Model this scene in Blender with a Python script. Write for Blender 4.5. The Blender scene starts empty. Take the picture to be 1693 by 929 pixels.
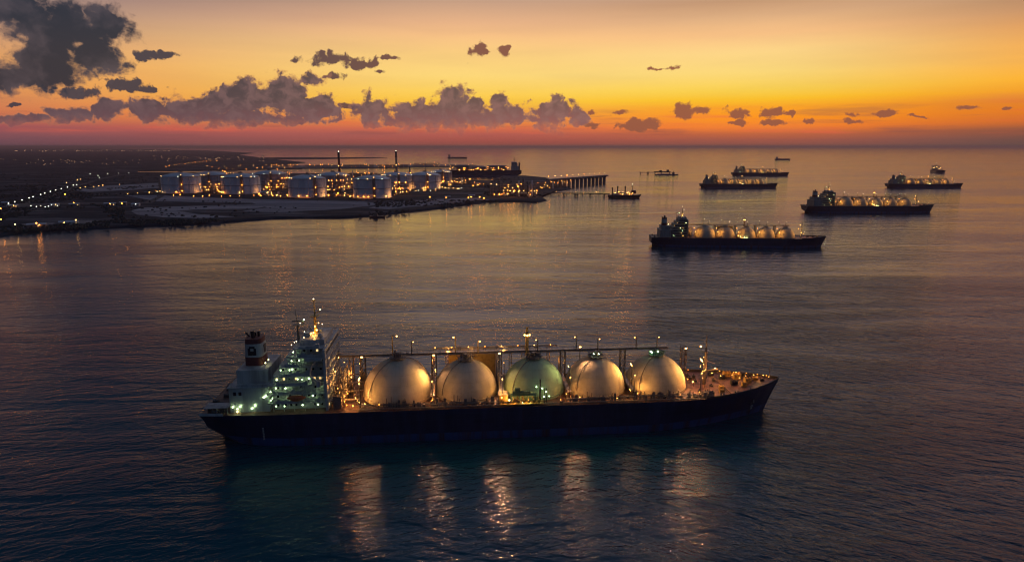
import bpy, math, random
from mathutils import Vector, Matrix, noise as mnoise

rnd = random.Random(7)
scene = bpy.context.scene
COL = scene.collection
R = math.radians

# ------------------------------------------------------------------ camera
FPX, CX, CY, CAM_H = 1060.0, 846.5, 464.5, 144.0
PITCH = math.atan(222.5 / FPX)
cam_d = bpy.data.cameras.new("camera")
cam_d.sensor_width = 36.0
cam_d.lens = 36.0 * FPX / 1693.0
cam_d.clip_start = 1.0
cam_d.clip_end = 400000.0
cam = bpy.data.objects.new("camera", cam_d)
cam.location = (0, 0, CAM_H)
cam.rotation_euler = (math.pi / 2 - PITCH, 0, 0)
COL.objects.link(cam)
scene.camera = cam


def ray(x, y):
    u, v = (x - CX) / FPX, (y - CY) / FPX
    c, s = math.cos(PITCH), math.sin(PITCH)
    return Vector((u, c - v * s, -s - v * c))


def at(x, y, z=0.0):
    """ground point (height z) seen at photo pixel x, y"""
    d = ray(x, y)
    return Vector((0, 0, CAM_H)) + d * ((z - CAM_H) / d.z)


def azel(x, y):
    d = ray(x, y)
    return math.degrees(math.atan2(d.x, d.y)), math.degrees(math.atan2(d.z, math.hypot(d.x, d.y)))


def lin(r, g, b):
    f = lambda c: (c / 255 / 12.92) if c / 255 <= 0.04045 else ((c / 255 + 0.055) / 1.055) ** 2.4
    return (f(r), f(g), f(b), 1.0)


# ------------------------------------------------------------------ render settings
scene.render.engine = 'CYCLES'
scene.view_settings.view_transform = 'Standard'
scene.view_settings.look = 'None'
scene.view_settings.exposure = 0.0
scene.view_settings.gamma = 1.0
scene.view_settings.use_curve_mapping = False
cy = scene.cycles
cy.use_denoising = True
cy.filter_width = 1.15
cy.max_bounces = 5
cy.diffuse_bounces = 2
cy.glossy_bounces = 3
cy.transmission_bounces = 2
cy.volume_bounces = 0
cy.caustics_reflective = False
cy.caustics_refractive = False
cy.sample_clamp_indirect = 3.0
cy.use_light_tree = True


# ------------------------------------------------------------------ node helpers
class NT:
    def __init__(self, tree):
        self.t = tree
        self.n = tree.nodes
        self.l = tree.links

    def new(self, kind, **kw):
        nd = self.n.new(kind)
        for k, v in kw.items():
            setattr(nd, k, v)
        return nd

    def put(self, sock, v):
        if isinstance(v, bpy.types.NodeSocket):
            self.l.new(v, sock)
        else:
            sock.default_value = v

    def math(self, op, a, b=None, c=None, clamp=False):
        nd = self.new('ShaderNodeMath', operation=op, use_clamp=clamp)
        for i, v in enumerate((a, b, c)):
            if v is not None:
                self.put(nd.inputs[i], v)
        return nd.outputs[0]

    def vmath(self, op, a, b=None, c=None, out=0):
        nd = self.new('ShaderNodeVectorMath', operation=op)
        for i, v in enumerate((a, b, c)):
            if v is not None:
                self.put(nd.inputs[i], v)
        return nd.outputs['Value'] if op in ('LENGTH', 'DOT_PRODUCT', 'DISTANCE') else nd.outputs[0]

    def mapr(self, v, a, b, c=0.0, d=1.0, smooth=True):
        nd = self.new('ShaderNodeMapRange', interpolation_type='SMOOTHSTEP' if smooth else 'LINEAR')
        self.put(nd.inputs[0], v)
        for i, q in enumerate((a, b, c, d)):
            self.put(nd.inputs[1 + i], q)
        return nd.outputs[0]

    def mix(self, f, a, b, mode='MIX'):
        nd = self.new('ShaderNodeMix', data_type='RGBA', blend_type=mode)
        self.put(nd.inputs[0], f)
        self.put(nd.inputs[6], a)
        self.put(nd.inputs[7], b)
        return nd.outputs[2]

    def ramp(self, f, stops, interp='LINEAR'):
        nd = self.new('ShaderNodeValToRGB')
        cr = nd.color_ramp
        cr.interpolation = interp
        while len(cr.elements) < len(stops):
            cr.elements.new(0.5)
        for e, (p, c) in zip(cr.elements, sorted(stops, key=lambda s: s[0])):
            e.position = p
            e.color = c
        self.put(nd.inputs[0], f)
        return nd.outputs[0]

    def noise(self, vec, scale, detail=4.0, rough=0.5, lac=2.0, dist=0.0, dim='3D', color=False):
        nd = self.new('ShaderNodeTexNoise', noise_dimensions=dim)
        self.put(nd.inputs['Vector'], vec)
        for k, v in (('Scale', scale), ('Detail', detail), ('Roughness', rough), ('Lacunarity', lac), ('Distortion', dist)):
            self.put(nd.inputs[k], v)
        return nd.outputs[1] if color else nd.outputs[0]


# ------------------------------------------------------------------ world: dusk sky with clouds
def build_world():
    w = bpy.data.worlds.new("World")
    scene.world = w
    w.use_nodes = True
    nt = NT(w.node_tree)
    nt.n.clear()
    tc = nt.new('ShaderNodeTexCoord')
    d = nt.vmath('NORMALIZE', tc.outputs['Generated'])
    sep = nt.new('ShaderNodeSeparateXYZ')
    nt.l.new(d, sep.inputs[0])
    az = nt.math('MULTIPLY', nt.math('ARCTAN2', sep.outputs[0], sep.outputs[1]), 57.29578)
    el = nt.math('MULTIPLY', nt.math('ARCSINE', sep.outputs[2]), 57.29578)
    elp = nt.math('MAXIMUM', el, 0.0)
    t = nt.math('POWER', nt.math('DIVIDE', elp, 70.0, clamp=True), 0.5)
    T = lambda e: math.sqrt(max(e, 0) / 70.0)
    ey = lambda y, x: max(0.0, azel(x, y)[1])

    def col(list_px, top, x):
        return nt.ramp(t, [(T(ey(y, x)), lin(*c)) for y, c in list_px] + [(T(e), lin(*c)) for e, c in top])

    topL = [(17, (76, 84, 106)), (25, (46, 64, 90)), (38, (26, 46, 70)), (58, (16, 34, 54))]
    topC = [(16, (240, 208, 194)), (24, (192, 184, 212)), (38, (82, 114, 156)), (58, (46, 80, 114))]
    topR = [(16, (216, 184, 176)), (24, (168, 162, 192)), (38, (72, 98, 136)), (58, (42, 74, 106))]
    cL = col([(243, (104, 74, 80)), (228, (130, 80, 84)), (212, (172, 88, 84)), (190, (226, 128, 74)), (150, (240, 160, 86)), (110, (242, 170, 96)), (80, (230, 168, 114)), (53, (200, 154, 120)), (26, (174, 140, 125)), (2, (150, 125, 122))], topL, 250)
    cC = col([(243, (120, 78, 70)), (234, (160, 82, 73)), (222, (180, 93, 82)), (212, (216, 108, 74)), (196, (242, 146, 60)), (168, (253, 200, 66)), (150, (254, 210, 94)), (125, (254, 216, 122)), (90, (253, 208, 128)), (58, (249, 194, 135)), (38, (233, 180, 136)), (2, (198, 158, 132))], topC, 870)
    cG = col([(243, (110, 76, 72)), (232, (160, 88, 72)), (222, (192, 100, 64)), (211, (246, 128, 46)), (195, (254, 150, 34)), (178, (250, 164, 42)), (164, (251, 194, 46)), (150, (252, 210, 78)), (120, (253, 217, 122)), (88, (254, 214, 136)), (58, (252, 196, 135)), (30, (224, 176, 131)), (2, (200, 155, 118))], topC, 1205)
    cR = col([(243, (88, 72, 69)), (230, (106, 77, 69)), (214, (138, 84, 64)), (201, (206, 106, 48)), (184, (226, 121, 36)), (168, (230, 128, 36)), (150, (248, 160, 40)), (130, (254, 177, 52)), (105, (251, 177, 74)), (75, (243, 170, 84)), (45, (226, 157, 92)), (20, (198, 145, 102)), (2, (180, 135, 101))], topR, 1668)
    back = nt.ramp(t, [(T(0), lin(44, 56, 88)), (T(8), lin(64, 80, 114)), (T(25), lin(52, 74, 110)), (T(60), lin(30, 50, 80))])
    c = nt.mix(nt.mapr(az, -40, -3), cL, cC)
    c = nt.mix(nt.mapr(az, -3, 19), c, cG)
    c = nt.mix(nt.mapr(az, 20, 42), c, cR)
    c = nt.mix(nt.math('MULTIPLY', nt.mapr(el, 10.4, 14.5), nt.mapr(az, -4.0, -28.0)), c, nt.ramp(t, [(T(12), lin(44, 66, 92)), (T(30), lin(24, 52, 76)), (T(60), lin(16, 40, 58))]))
    daz = nt.math('ABSOLUTE', nt.math('SUBTRACT', az, 14.0))
    c = nt.mix(nt.mapr(daz, 40, 85), c, back)
    c = nt.mix(nt.math('MULTIPLY', nt.mapr(az, -38.0, -50.0), nt.mapr(el, 0.0, 1.5)), c, lin(52, 60, 80))
    c_plain = c

    # streaks low over the horizon
    comb = nt.new('ShaderNodeCombineXYZ')
    nt.l.new(az, comb.inputs[0])
    nt.l.new(el, comb.inputs[1])
    uv = comb.outputs[0]
    st = nt.noise(nt.vmath('MULTIPLY', uv, (0.09, 1.3, 1.0)), 1.0, 5.0, 0.55)
    lowm = nt.math('MULTIPLY', nt.mapr(el, 0.3, 1.2), nt.mapr(el, 4.0, 2.2))
    c = nt.mix(nt.math('MULTIPLY', nt.mapr(st, 0.52, 0.72), nt.math('MULTIPLY', lowm, 0.5)), c, lin(232, 100, 70))
    c = nt.mix(nt.math('MULTIPLY', nt.mapr(st, 0.48, 0.30), nt.math('MULTIPLY', lowm, 0.45)), c, lin(120, 76, 76))
    hib = nt.noise(nt.vmath('MULTIPLY', uv, (0.05, 0.5, 1.0)), 1.0, 4.0, 0.5)
    c = nt.mix(nt.math('MULTIPLY', nt.mapr(hib, 0.40, 0.7), 0.10), c, lin(150, 110, 105))

    # clouds: blobs in azimuth/elevation, warped by turbulence
    warp = nt.noise(uv, 0.6, 6.0, 0.6, color=True)
    wv = nt.vmath('MULTIPLY', nt.vmath('SUBTRACT', warp, (0.5, 0.5, 0.5)), (1.8, 1.25, 0.0))
    p = nt.vmath('ADD', uv, wv)
    fine = nt.noise(uv, 1.9, 7.0, 0.6)
    vor = nt.new('ShaderNodeTexVoronoi', feature='SMOOTH_F1')
    nt.put(vor.inputs['Vector'], p)
    vor.inputs['Scale'].default_value = 0.80
    vor.inputs['Detail'].default_value = 3.0
    vor.inputs['Roughness'].default_value = 0.55
    vor.inputs['Smoothness'].default_value = 0.35
    bil = vor.outputs['Distance']

    def group(blobs, grow):
        m = None
        for (x, y, rx, ry) in blobs:
            a0, e0 = azel(x, y)
            rx, ry = rx * grow, ry * grow
            ra = rx / FPX * 57.3 * math.cos(R(a0)) ** 2
            re = ry / FPX * 57.3 * math.cos(R(a0))
            q = nt.vmath('MULTIPLY_ADD', p, (1 / ra, 1 / re, 0.0), (-a0 / ra, -e0 / re, 0.0))
            ln = nt.vmath('LENGTH', q)
            m = ln if m is None else nt.math('SMOOTH_MIN', m, ln, 0.12)
        return m

    heavy = [(95, 50, 120, 62), (70, 112, 88, 46), (150, 95, 66, 46), (20, 15, 80, 45), (172, 40, 52, 34), (5, 135, 45, 26)]
    row = [(40, 196, 70, 14), (115, 190, 60, 16), (178, 182, 44, 24), (235, 182, 44, 26), (330, 184, 100, 34), (405, 165, 80, 42), (470, 160, 66, 44), (520, 178, 56, 34), (520, 132, 34, 14),
           (612, 188, 34, 36), (690, 192, 76, 34), (755, 180, 74, 46), (825, 172, 20, 30), (835, 194, 56, 26), (910, 188, 50, 36), (955, 196, 26, 24), (420, 196, 200, 16), (790, 200, 170, 12)]
    light = [(232, 92, 20, 12), (200, 140, 60, 15), (120, 152, 54, 11), (245, 146, 26, 9), (170, 133, 30, 9), (560, 98, 78, 12), (600, 106, 44, 10), (645, 97, 22, 5), (628, 118, 22, 5), (550, 128, 26, 9), (572, 176, 18, 6), (790, 84, 20, 17), (834, 84, 13, 12), (1025, 186, 20, 7), (1060, 205, 44, 14), (1132, 182, 36, 15), (1165, 185, 14, 8), (1220, 189, 30, 12), (1275, 188, 30, 11), (1310, 187, 14, 7),
             (1215, 204, 24, 6), (1272, 204, 26, 7), (1335, 204, 18, 6), (1405, 188, 20, 8), (1460, 187, 25, 8), (1410, 201, 24, 6), (1605, 178, 32, 7), (1662, 179, 24, 4), (1090, 115, 40, 5), (268, 88, 38, 7), (972, 208, 18, 7), (980, 186, 12, 7), (20, 173, 22, 5), (1510, 193, 24, 3)]
    wob = nt.math('SUBTRACT', nt.math('MULTIPLY', nt.math('SUBTRACT', fine, 0.5), 0.75), nt.math('MULTIPLY', nt.math('SUBTRACT', bil, 0.42), 1.05))

    def dens(blobs, k, lo, hi, grow=1.0):
        m = group(blobs, grow)
        v = nt.math('ADD', nt.math('SUBTRACT', 1.0, m), nt.math('MULTIPLY', wob, k))
        return v, nt.mapr(v, lo, hi)

    vh, mh = dens(heavy, 0.46, -0.06, 0.30, 1.38)
    vr, mr = dens(row, 0.5, -0.03, 0.20, 1.24)
    base_y = azel(846, 213)[1]
    flat = nt.mapr(nt.math('ADD', el, nt.math('MULTIPLY', nt.math('SUBTRACT', fine, 0.5), 1.4)), base_y - 0.9, base_y + 0.8)
    mr = nt.math('MULTIPLY', mr, flat)
    vl, ml = dens(light, 0.66, 0.0, 0.26, 1.45)
    shade = nt.noise(p, 0.34, 5.0, 0.5)
    sh2 = nt.noise(p, 1.1, 5.0, 0.55)
    # cloud colours: bluish slate at the west, mauve towards the glow
    ch = nt.mix(nt.mapr(shade, 0.42, 0.68), lin(37, 46, 59), lin(78, 72, 80))
    ch = nt.mix(nt.math('MULTIPLY', nt.mapr(vh, 0.35, 0.02), 0.55), ch, lin(120, 98, 96))
    crow_top = nt.mix(nt.mapr(az, -35, 6), lin(60, 58, 70), lin(102, 78, 80))
    crow_bot = nt.mix(nt.mapr(az, -35, 6), lin(98, 74, 82), lin(142, 92, 90))
    ht = nt.math('ADD', el, nt.math('MULTIPLY', nt.math('SUBTRACT', sh2, 0.5), 4.5))
    cr_ = nt.mix(nt.mapr(ht, 3.6, 1.5), crow_top, crow_bot)
    lob = nt.math('MULTIPLY', nt.mapr(bil, 0.22, 0.6), nt.mapr(sh2, 0.35, 0.65))
    cr_ = nt.mix(nt.math('MULTIPLY', lob, 0.8), cr_, nt.mix(nt.mapr(az, -35, 6), lin(108, 86, 92), lin(148, 106, 102)))
    cr_ = nt.mix(nt.math('MULTIPLY', nt.mapr(vr, 0.22, 0.0), 0.6), cr_, lin(226, 148, 92))
    cl_ = nt.mix(nt.mapr(az, -30, 15), lin(66, 62, 72), lin(150, 90, 68))
    c = nt.mix(nt.math('MULTIPLY', ml, 0.96), c, cl_)
    c = nt.mix(nt.math('MULTIPLY', mr, 0.96), c, cr_)
    c = nt.mix(nt.math('MULTIPLY', mh, 0.96), c, ch)

    # below the horizon: dark
    c = nt.mix(nt.mapr(el, -0.3, -1.5), c, lin(24, 30, 42))
    bg1 = nt.new('ShaderNodeBackground')
    nt.l.new(c, bg1.inputs[0])
    bg0 = nt.new('ShaderNodeBackground')
    nt.l.new(nt.mix(nt.mapr(el, -0.3, -1.5), c_plain, lin(24, 30, 42)), bg0.inputs[0])
    # clouds only fill a window of the western sky
    win = nt.math('MULTIPLY', nt.math('LESS_THAN', el, 19.0), nt.math('MULTIPLY', nt.math('GREATER_THAN', el, -2.0), nt.math('LESS_THAN', nt.math('ABSOLUTE', az), 56.0)))
    bg = nt.new('ShaderNodeMixShader')
    nt.l.new(win, bg.inputs[0])
    nt.l.new(bg0.outputs[0], bg.inputs[1])
    nt.l.new(bg1.outputs[0], bg.inputs[2])
    sky = nt.new('ShaderNodeTexSky', sky_type='NISHITA')
    sky.sun_disc = False
    sky.sun_elevation = R(0.5)
    sky.sun_rotation = R(16)
    sky.altitude = 150
    bg2 = nt.new('ShaderNodeBackground')
    nt.l.new(sky.outputs[0], bg2.inputs[0])
    bg2.inputs[1].default_value = 0.0006
    add = nt.new('ShaderNodeAddShader')
    nt.l.new(bg.outputs[0], add.inputs[0])
    nt.l.new(bg2.outputs[0], add.inputs[1])
    out = nt.new('ShaderNodeOutputWorld')
    nt.l.new(add.outputs[0], out.inputs[0])


build_world()

# ------------------------------------------------------------------ materials
MATS = {}


def mat(name, c, rough=0.55, var=0.25, scale=0.6, metallic=0.0, streak=False, c2=None, bump=0.0, spec=0.5):
    m = bpy.data.materials.new(name)
    m.use_nodes = True
    nt = NT(m.node_tree)
    b = nt.n['Principled BSDF']
    g = nt.new('ShaderNodeTexCoord')
    vec = g.outputs['Object']
    if streak:
        vec = nt.vmath('MULTIPLY', vec, (1.0, 1.0, 0.12))
    n = nt.noise(vec, scale, 6.0, 0.6)
    c = tuple(c) + (1.0,)
    c2 = (tuple(c2) + (1.0,)) if c2 else tuple(x * (1 - var) for x in c[:3]) + (1.0,)
    colr = nt.mix(nt.mapr(n, 0.38, 0.68), c, c2)
    nt.put(b.inputs['Base Color'], colr)
    nt.put(b.inputs['Roughness'], nt.mapr(n, 0.3, 0.7, max(0.05, rough - 0.1), min(1, rough + 0.1)))
    b.inputs['Metallic'].default_value = metallic
    b.inputs['Specular IOR Level'].default_value = spec
    if bump:
        bp = nt.new('ShaderNodeBump')
        bp.inputs['Distance'].default_value = bump
        nt.l.new(n, bp.inputs['Height'])
        nt.l.new(bp.outputs[0], b.inputs['Normal'])
    MATS[name] = m
    return m


def emit(name, c, s):
    m = bpy.data.materials.new(name)
    m.use_nodes = True
    nt = NT(m.node_tree)
    nt.n.clear()
    e = nt.new('ShaderNodeEmission')
    e.inputs[0].default_value = tuple(c) + (1.0,)
    e.inputs[1].default_value = s
    o = nt.new('ShaderNodeOutputMaterial')
    nt.l.new(e.outputs[0], o.inputs[0])
    MATS[name] = m
    return m


mat('white_paint', (0.48, 0.50, 0.46), 0.5, c2=(0.31, 0.31, 0.28), scale=0.35, streak=True)


def dome_mat(name, c, c2):
    m = bpy.data.materials.new(name)
    m.use_nodes = True
    nt = NT(m.node_tree)
    b = nt.n['Principled BSDF']
    g = nt.new('ShaderNodeTexCoord')
    sp = nt.new('ShaderNodeSeparateXYZ')
    nt.l.new(g.outputs['Object'], sp.inputs[0])
    ang = nt.math('ARCTAN2', sp.outputs[1], sp.outputs[0])
    rad = nt.math('SQRT', nt.math('ADD', nt.math('MULTIPLY', sp.outputs[0], sp.outputs[0]), nt.math('MULTIPLY', sp.outputs[1], sp.outputs[1])))
    base = nt.noise(g.outputs['Object'], 0.16, 6.0, 0.6)
    colr = nt.mix(nt.mapr(base, 0.36, 0.68), c + (1.0,), c2 + (1.0,))
    # meridian and ring weld seams
    k = nt.math('ABSOLUTE', nt.math('SUBTRACT', nt.math('FRACT', nt.math('MULTIPLY', ang, 20 / 6.28318)), 0.5))
    mer = nt.math('LESS_THAN', nt.math('MULTIPLY', nt.math('MULTIPLY', k, rad), 0.314), 0.085)
    kz = nt.math('ABSOLUTE', nt.math('SUBTRACT', nt.math('FRACT', nt.math('MULTIPLY', sp.outputs[2], 0.23)), 0.5))
    rng = nt.math('LESS_THAN', kz, 0.022)
    seam = nt.math('MAXIMUM', mer, rng)
    colr = nt.mix(nt.math('MULTIPLY', seam, 0.22), colr, tuple(x * 0.45 for x in c) + (1.0,))
    # drip stains running down from the crown
    cm = nt.new('ShaderNodeCombineXYZ')
    nt.put(cm.inputs[0], nt.math('MULTIPLY', ang, 9.0))
    nt.put(cm.inputs[1], nt.math('MULTIPLY', sp.outputs[2], 0.07))
    dr = nt.noise(cm.outputs[0], 1.0, 5.0, 0.65)
    colr = nt.mix(nt.mapr(dr, 0.56, 0.78, 0.0, 0.5), colr, (0.26, 0.19, 0.12, 1.0))
    nt.put(b.inputs['Base Color'], colr)
    nt.put(b.inputs['Roughness'], nt.mapr(dr, 0.3, 0.7, 0.62, 0.85))
    b.inputs['Specular IOR Level'].default_value = 0.14
    MATS[name] = m


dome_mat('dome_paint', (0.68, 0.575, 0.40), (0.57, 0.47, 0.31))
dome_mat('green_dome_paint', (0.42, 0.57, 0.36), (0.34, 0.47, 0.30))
mat('deck_paint', (0.19, 0.095, 0.058), 0.6, c2=(0.10, 0.062, 0.045), scale=0.35)
mat('grey_steel', (0.16, 0.15, 0.14), 0.5, scale=0.8, metallic=0.3)
mat('pipe_steel', (0.30, 0.25, 0.20), 0.4, scale=0.8, metallic=0.5)
mat('dark_steel', (0.045, 0.045, 0.05), 0.5, scale=0.8)
mat('green_steel', (0.07, 0.17, 0.13), 0.5, scale=0.8)
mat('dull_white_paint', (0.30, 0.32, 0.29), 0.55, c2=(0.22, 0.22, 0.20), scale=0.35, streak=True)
mat('red_paint', (0.15, 0.035, 0.028), 0.5, scale=0.8)
mat('orange_boat', (0.55, 0.13, 0.03), 0.4, scale=0.8)
mat('window_glass', (0.012, 0.014, 0.018), 0.08, scale=1.0)
mat('yellow_paint', (0.55, 0.36, 0.10), 0.5, scale=0.6)
mat('black_paint', (0.012, 0.012, 0.014), 0.4, scale=0.8)
mat('tank_paint', (0.72, 0.69, 0.66), 0.5, c2=(0.56, 0.53, 0.51), scale=0.035, streak=True)
mat('dim_tank_paint', (0.40, 0.36, 0.34), 0.6, c2=(0.29, 0.26, 0.25), scale=0.035, streak=True)  # darker copy of the tank paint: dimness of the rear tanks put into the colour
mat('tank_roof', (0.66, 0.68, 0.66), 0.5, c2=(0.52, 0.54, 0.52), scale=0.05)
mat('concrete', (0.22, 0.20, 0.19), 0.8, c2=(0.14, 0.13, 0.12), scale=0.2)
mat('asphalt', (0.05, 0.05, 0.05), 0.8, c2=(0.07, 0.065, 0.06), scale=0.02)
mat('chimney_red', (0.20, 0.06, 0.05), 0.6, scale=0.2)
mat('chimney_pale', (0.35, 0.30, 0.27), 0.6, scale=0.2)

E_OR = emit('orange_lamp_glow', (1.0, 0.30, 0.035), 15.0)
E_AM = emit('amber_lamp_glow', (1.0, 0.47, 0.10), 13.0)
E_WH = emit('white_lamp_glow', (1.0, 0.78, 0.48), 8.0)
E_GR = emit('green_white_lamp_glow', (0.70, 1.0, 0.50), 34.0)
E_RD = emit('red_lamp_glow', (1.0, 0.10, 0.04), 12.0)
E_FL = emit('floodlight_glow', (1.0, 0.48, 0.11), 14.0)
E_FG = emit('pale_floodlight_glow', (0.95, 0.80, 0.26), 12.0)
E_FS = emit('pale_lamp_glow', (0.95, 0.85, 0.35), 22.0)
E_LW = emit('land_white_lamp_glow', (0.95, 1.0, 0.72), 9.0)
E_LO = emit('land_orange_lamp_glow', (1.0, 0.30, 0.035), 42.0)
E_LY = emit('land_amber_lamp_glow', (1.0, 0.50, 0.13), 20.0)
E_FAR = emit('town_glow', (1.0, 0.55, 0.28), 3.6)
E_WIN = emit('lit_window_glow', (1.0, 0.66, 0.28), 1.2)


def hull_mat(name, top, boot, z0):
    m = bpy.data.materials.new(name)
    m.use_nodes = True
    nt = NT(m.node_tree)
    b = nt.n['Principled BSDF']
    g = nt.new('ShaderNodeTexCoord')
    sep = nt.new('ShaderNodeSeparateXYZ')
    nt.l.new(g.outputs['Object'], sep.inputs[0])
    n = nt.noise(nt.vmath('MULTIPLY', g.outputs['Object'], (0.5, 0.5, 0.05)), 0.5, 7.0, 0.65)
    z = nt.math('ADD', sep.outputs[2], nt.math('MULTIPLY', nt.math('SUBTRACT', n, 0.5), 0.5))
    up = nt.mix(nt.mapr(n, 0.4, 0.72), top + (1.0,), tuple(x * 1.7 + 0.004 for x in top) + (1.0,))
    bt = nt.mix(nt.mapr(n, 0.42, 0.7), boot + (1.0,), (0.05, 0.035, 0.03, 1.0))
    # plate seams and vertical rust runs
    bk = nt.new('ShaderNodeTexBrick')
    cmb = nt.new('ShaderNodeCombineXYZ')
    nt.l.new(sep.outputs[0], cmb.inputs[0])
    nt.l.new(sep.outputs[2], cmb.inputs[1])
    nt.put(bk.inputs['Vector'], cmb.outputs[0])
    for k_, v_ in (('Scale', 1.0), ('Brick Width', 11.0), ('Row Height', 2.8), ('Mortar Size', 0.07), ('Mortar Smooth', 0.4)):
        bk.inputs[k_].default_value = v_
    bk.inputs['Color1'].default_value = (0.85, 0.85, 0.85, 1)
    bk.inputs['Color2'].default_value = (1.35, 1.35, 1.35, 1)
    bk.inputs['Mortar'].default_value = (2.2, 2.0, 1.8, 1)
    up = nt.mix(0.6, up, nt.mix(1.0, up, bk.outputs[0], 'MULTIPLY'))
    rn = nt.noise(nt.vmath('MULTIPLY', g.outputs['Object'], (0.45, 0.45, 0.03)), 1.0, 5.0, 0.7)
    up = nt.mix(nt.mapr(rn, 0.60, 0.78, 0.0, 0.55), up, (0.075, 0.032, 0.018, 1.0))
    c = nt.mix(nt.mapr(z, z0, z0 + 0.12), bt, up)
    nt.put(b.inputs['Base Color'], c)
    nt.put(b.inputs['Roughness'], nt.mapr(n, 0.3, 0.7, 0.35, 0.55))
    MATS[name] = m


hull_mat('navy_hull', (0.010, 0.019, 0.050), (0.02, 0.075, 0.20), 4.0)
hull_mat('dark_red_hull', (0.03, 0.02, 0.022), (0.08, 0.02, 0.015), 2.2)


# ------------------------------------------------------------------ mesh builder
class MB:
    def __init__(self):
        self.v, self.f, self.sm = [], [], []

    def add(self, vs, fs, smooth=False):
        o = len(self.v)
        self.v.extend([tuple(q) for q in vs])
        self.f.extend([tuple(i + o for i in f) for f in fs])
        self.sm.extend([smooth] * len(fs))
        return self

    def box(self, x0, x1, y0, y1, z0, z1):
        vs = [(x0, y0, z0), (x1, y0, z0), (x1, y1, z0), (x0, y1, z0), (x0, y0, z1), (x1, y0, z1), (x1, y1, z1), (x0, y1, z1)]
        return self.add(vs, [(0, 3, 2, 1), (4, 5, 6, 7), (0, 1, 5, 4), (1, 2, 6, 5), (2, 3, 7, 6), (3, 0, 4, 7)])

    def cbox(self, c, s):
        return self.box(c[0] - s[0] / 2, c[0] + s[0] / 2, c[1] - s[1] / 2, c[1] + s[1] / 2, c[2] - s[2] / 2, c[2] + s[2] / 2)

    def tube(self, a, b, r0, r1=None, n=8, cap=True):
        r1 = r0 if r1 is None else r1
        a, b = Vector(a), Vector(b)
        d = (b - a).normalized()
        u = d.orthogonal().normalized()
        w = d.cross(u)
        vs = []
        for (p, r) in ((a, r0), (b, r1)):
            for i in range(n):
                t = 2 * math.pi * i / n
                vs.append(p + u * (r * math.cos(t)) + w * (r * math.sin(t)))
        self.add(vs, [(i, (i + 1) % n, n + (i + 1) % n, n + i) for i in range(n)], n > 5)
        if cap:
            self.add(vs[:n], [tuple(range(n))[::-1]])
            self.add(vs[n:], [tuple(range(n))])
        return self

    def lathe(self, prof, c=(0, 0, 0), n=48, smooth=True):
        vs, fs = [], []
        for (r, z) in prof:
            for i in range(n):
                t = 2 * math.pi * i / n
                vs.append((c[0] + r * math.cos(t), c[1] + r * math.sin(t), c[2] + z))
        for k in range(len(prof) - 1):
            for i in range(n):
                j = (i + 1) % n
                fs.append((k * n + i, k * n + j, (k + 1) * n + j, (k + 1) * n + i))
        return self.add(vs, fs, smooth)

    def ball(self, c, r, n=8):
        prof = [(max(1e-3, r * math.sin(math.pi * k / (n // 2 + 1))), -r * math.cos(math.pi * k / (n // 2 + 1))) for k in range(n // 2 + 2)]
        return self.lathe(prof, c, n)

    def octa(self, c, r):
        x, y, z = c
        return self.add([(x + r, y, z), (x - r, y, z), (x, y + r, z), (x, y - r, z), (x, y, z + r), (x, y, z - r)],
                        [(0, 2, 4), (2, 1, 4), (1, 3, 4), (3, 0, 4), (2, 0, 5), (1, 2, 5), (3, 1, 5), (0, 3, 5)])

    def build(self, name, m, parent=None, loc=None):
        me = bpy.data.meshes.new(name)
        me.from_pydata(self.v, [], self.f)
        me.polygons.foreach_set('use_smooth', self.sm)
        me.materials.append(MATS[m] if isinstance(m, str) else m)
        me.update()
        o = bpy.data.objects.new(name, me)
        COL.objects.link(o)
        if parent is not None:
            o.parent = parent
        if loc is not None:
            o.location = loc
        return o


def tag(o, label=None, cat=None, group=None, kind=None):
    if label:
        o['label'] = label
    if cat:
        o['category'] = cat
    if group:
        o['group'] = group
    if kind:
        o['kind'] = kind
    return o


def thing(name, label, cat, loc=(0, 0, 0), rz=0.0, group=None, scale=1.0):
    o = bpy.data.objects.new(name, None)
    o.location = loc
    o.rotation_euler = (0, 0, rz)
    o.scale = (scale,) * 3
    o.empty_display_size = 5
    COL.objects.link(o)
    return tag(o, label, cat, group)


def copy_tree(o, parent=None, keep=lambda c: True):
    c = o.copy()
    COL.objects.link(c)
    c.parent = parent
    for ch in list(o.children):
        if keep(ch):
            copy_tree(ch, c, keep)
    return c


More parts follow.
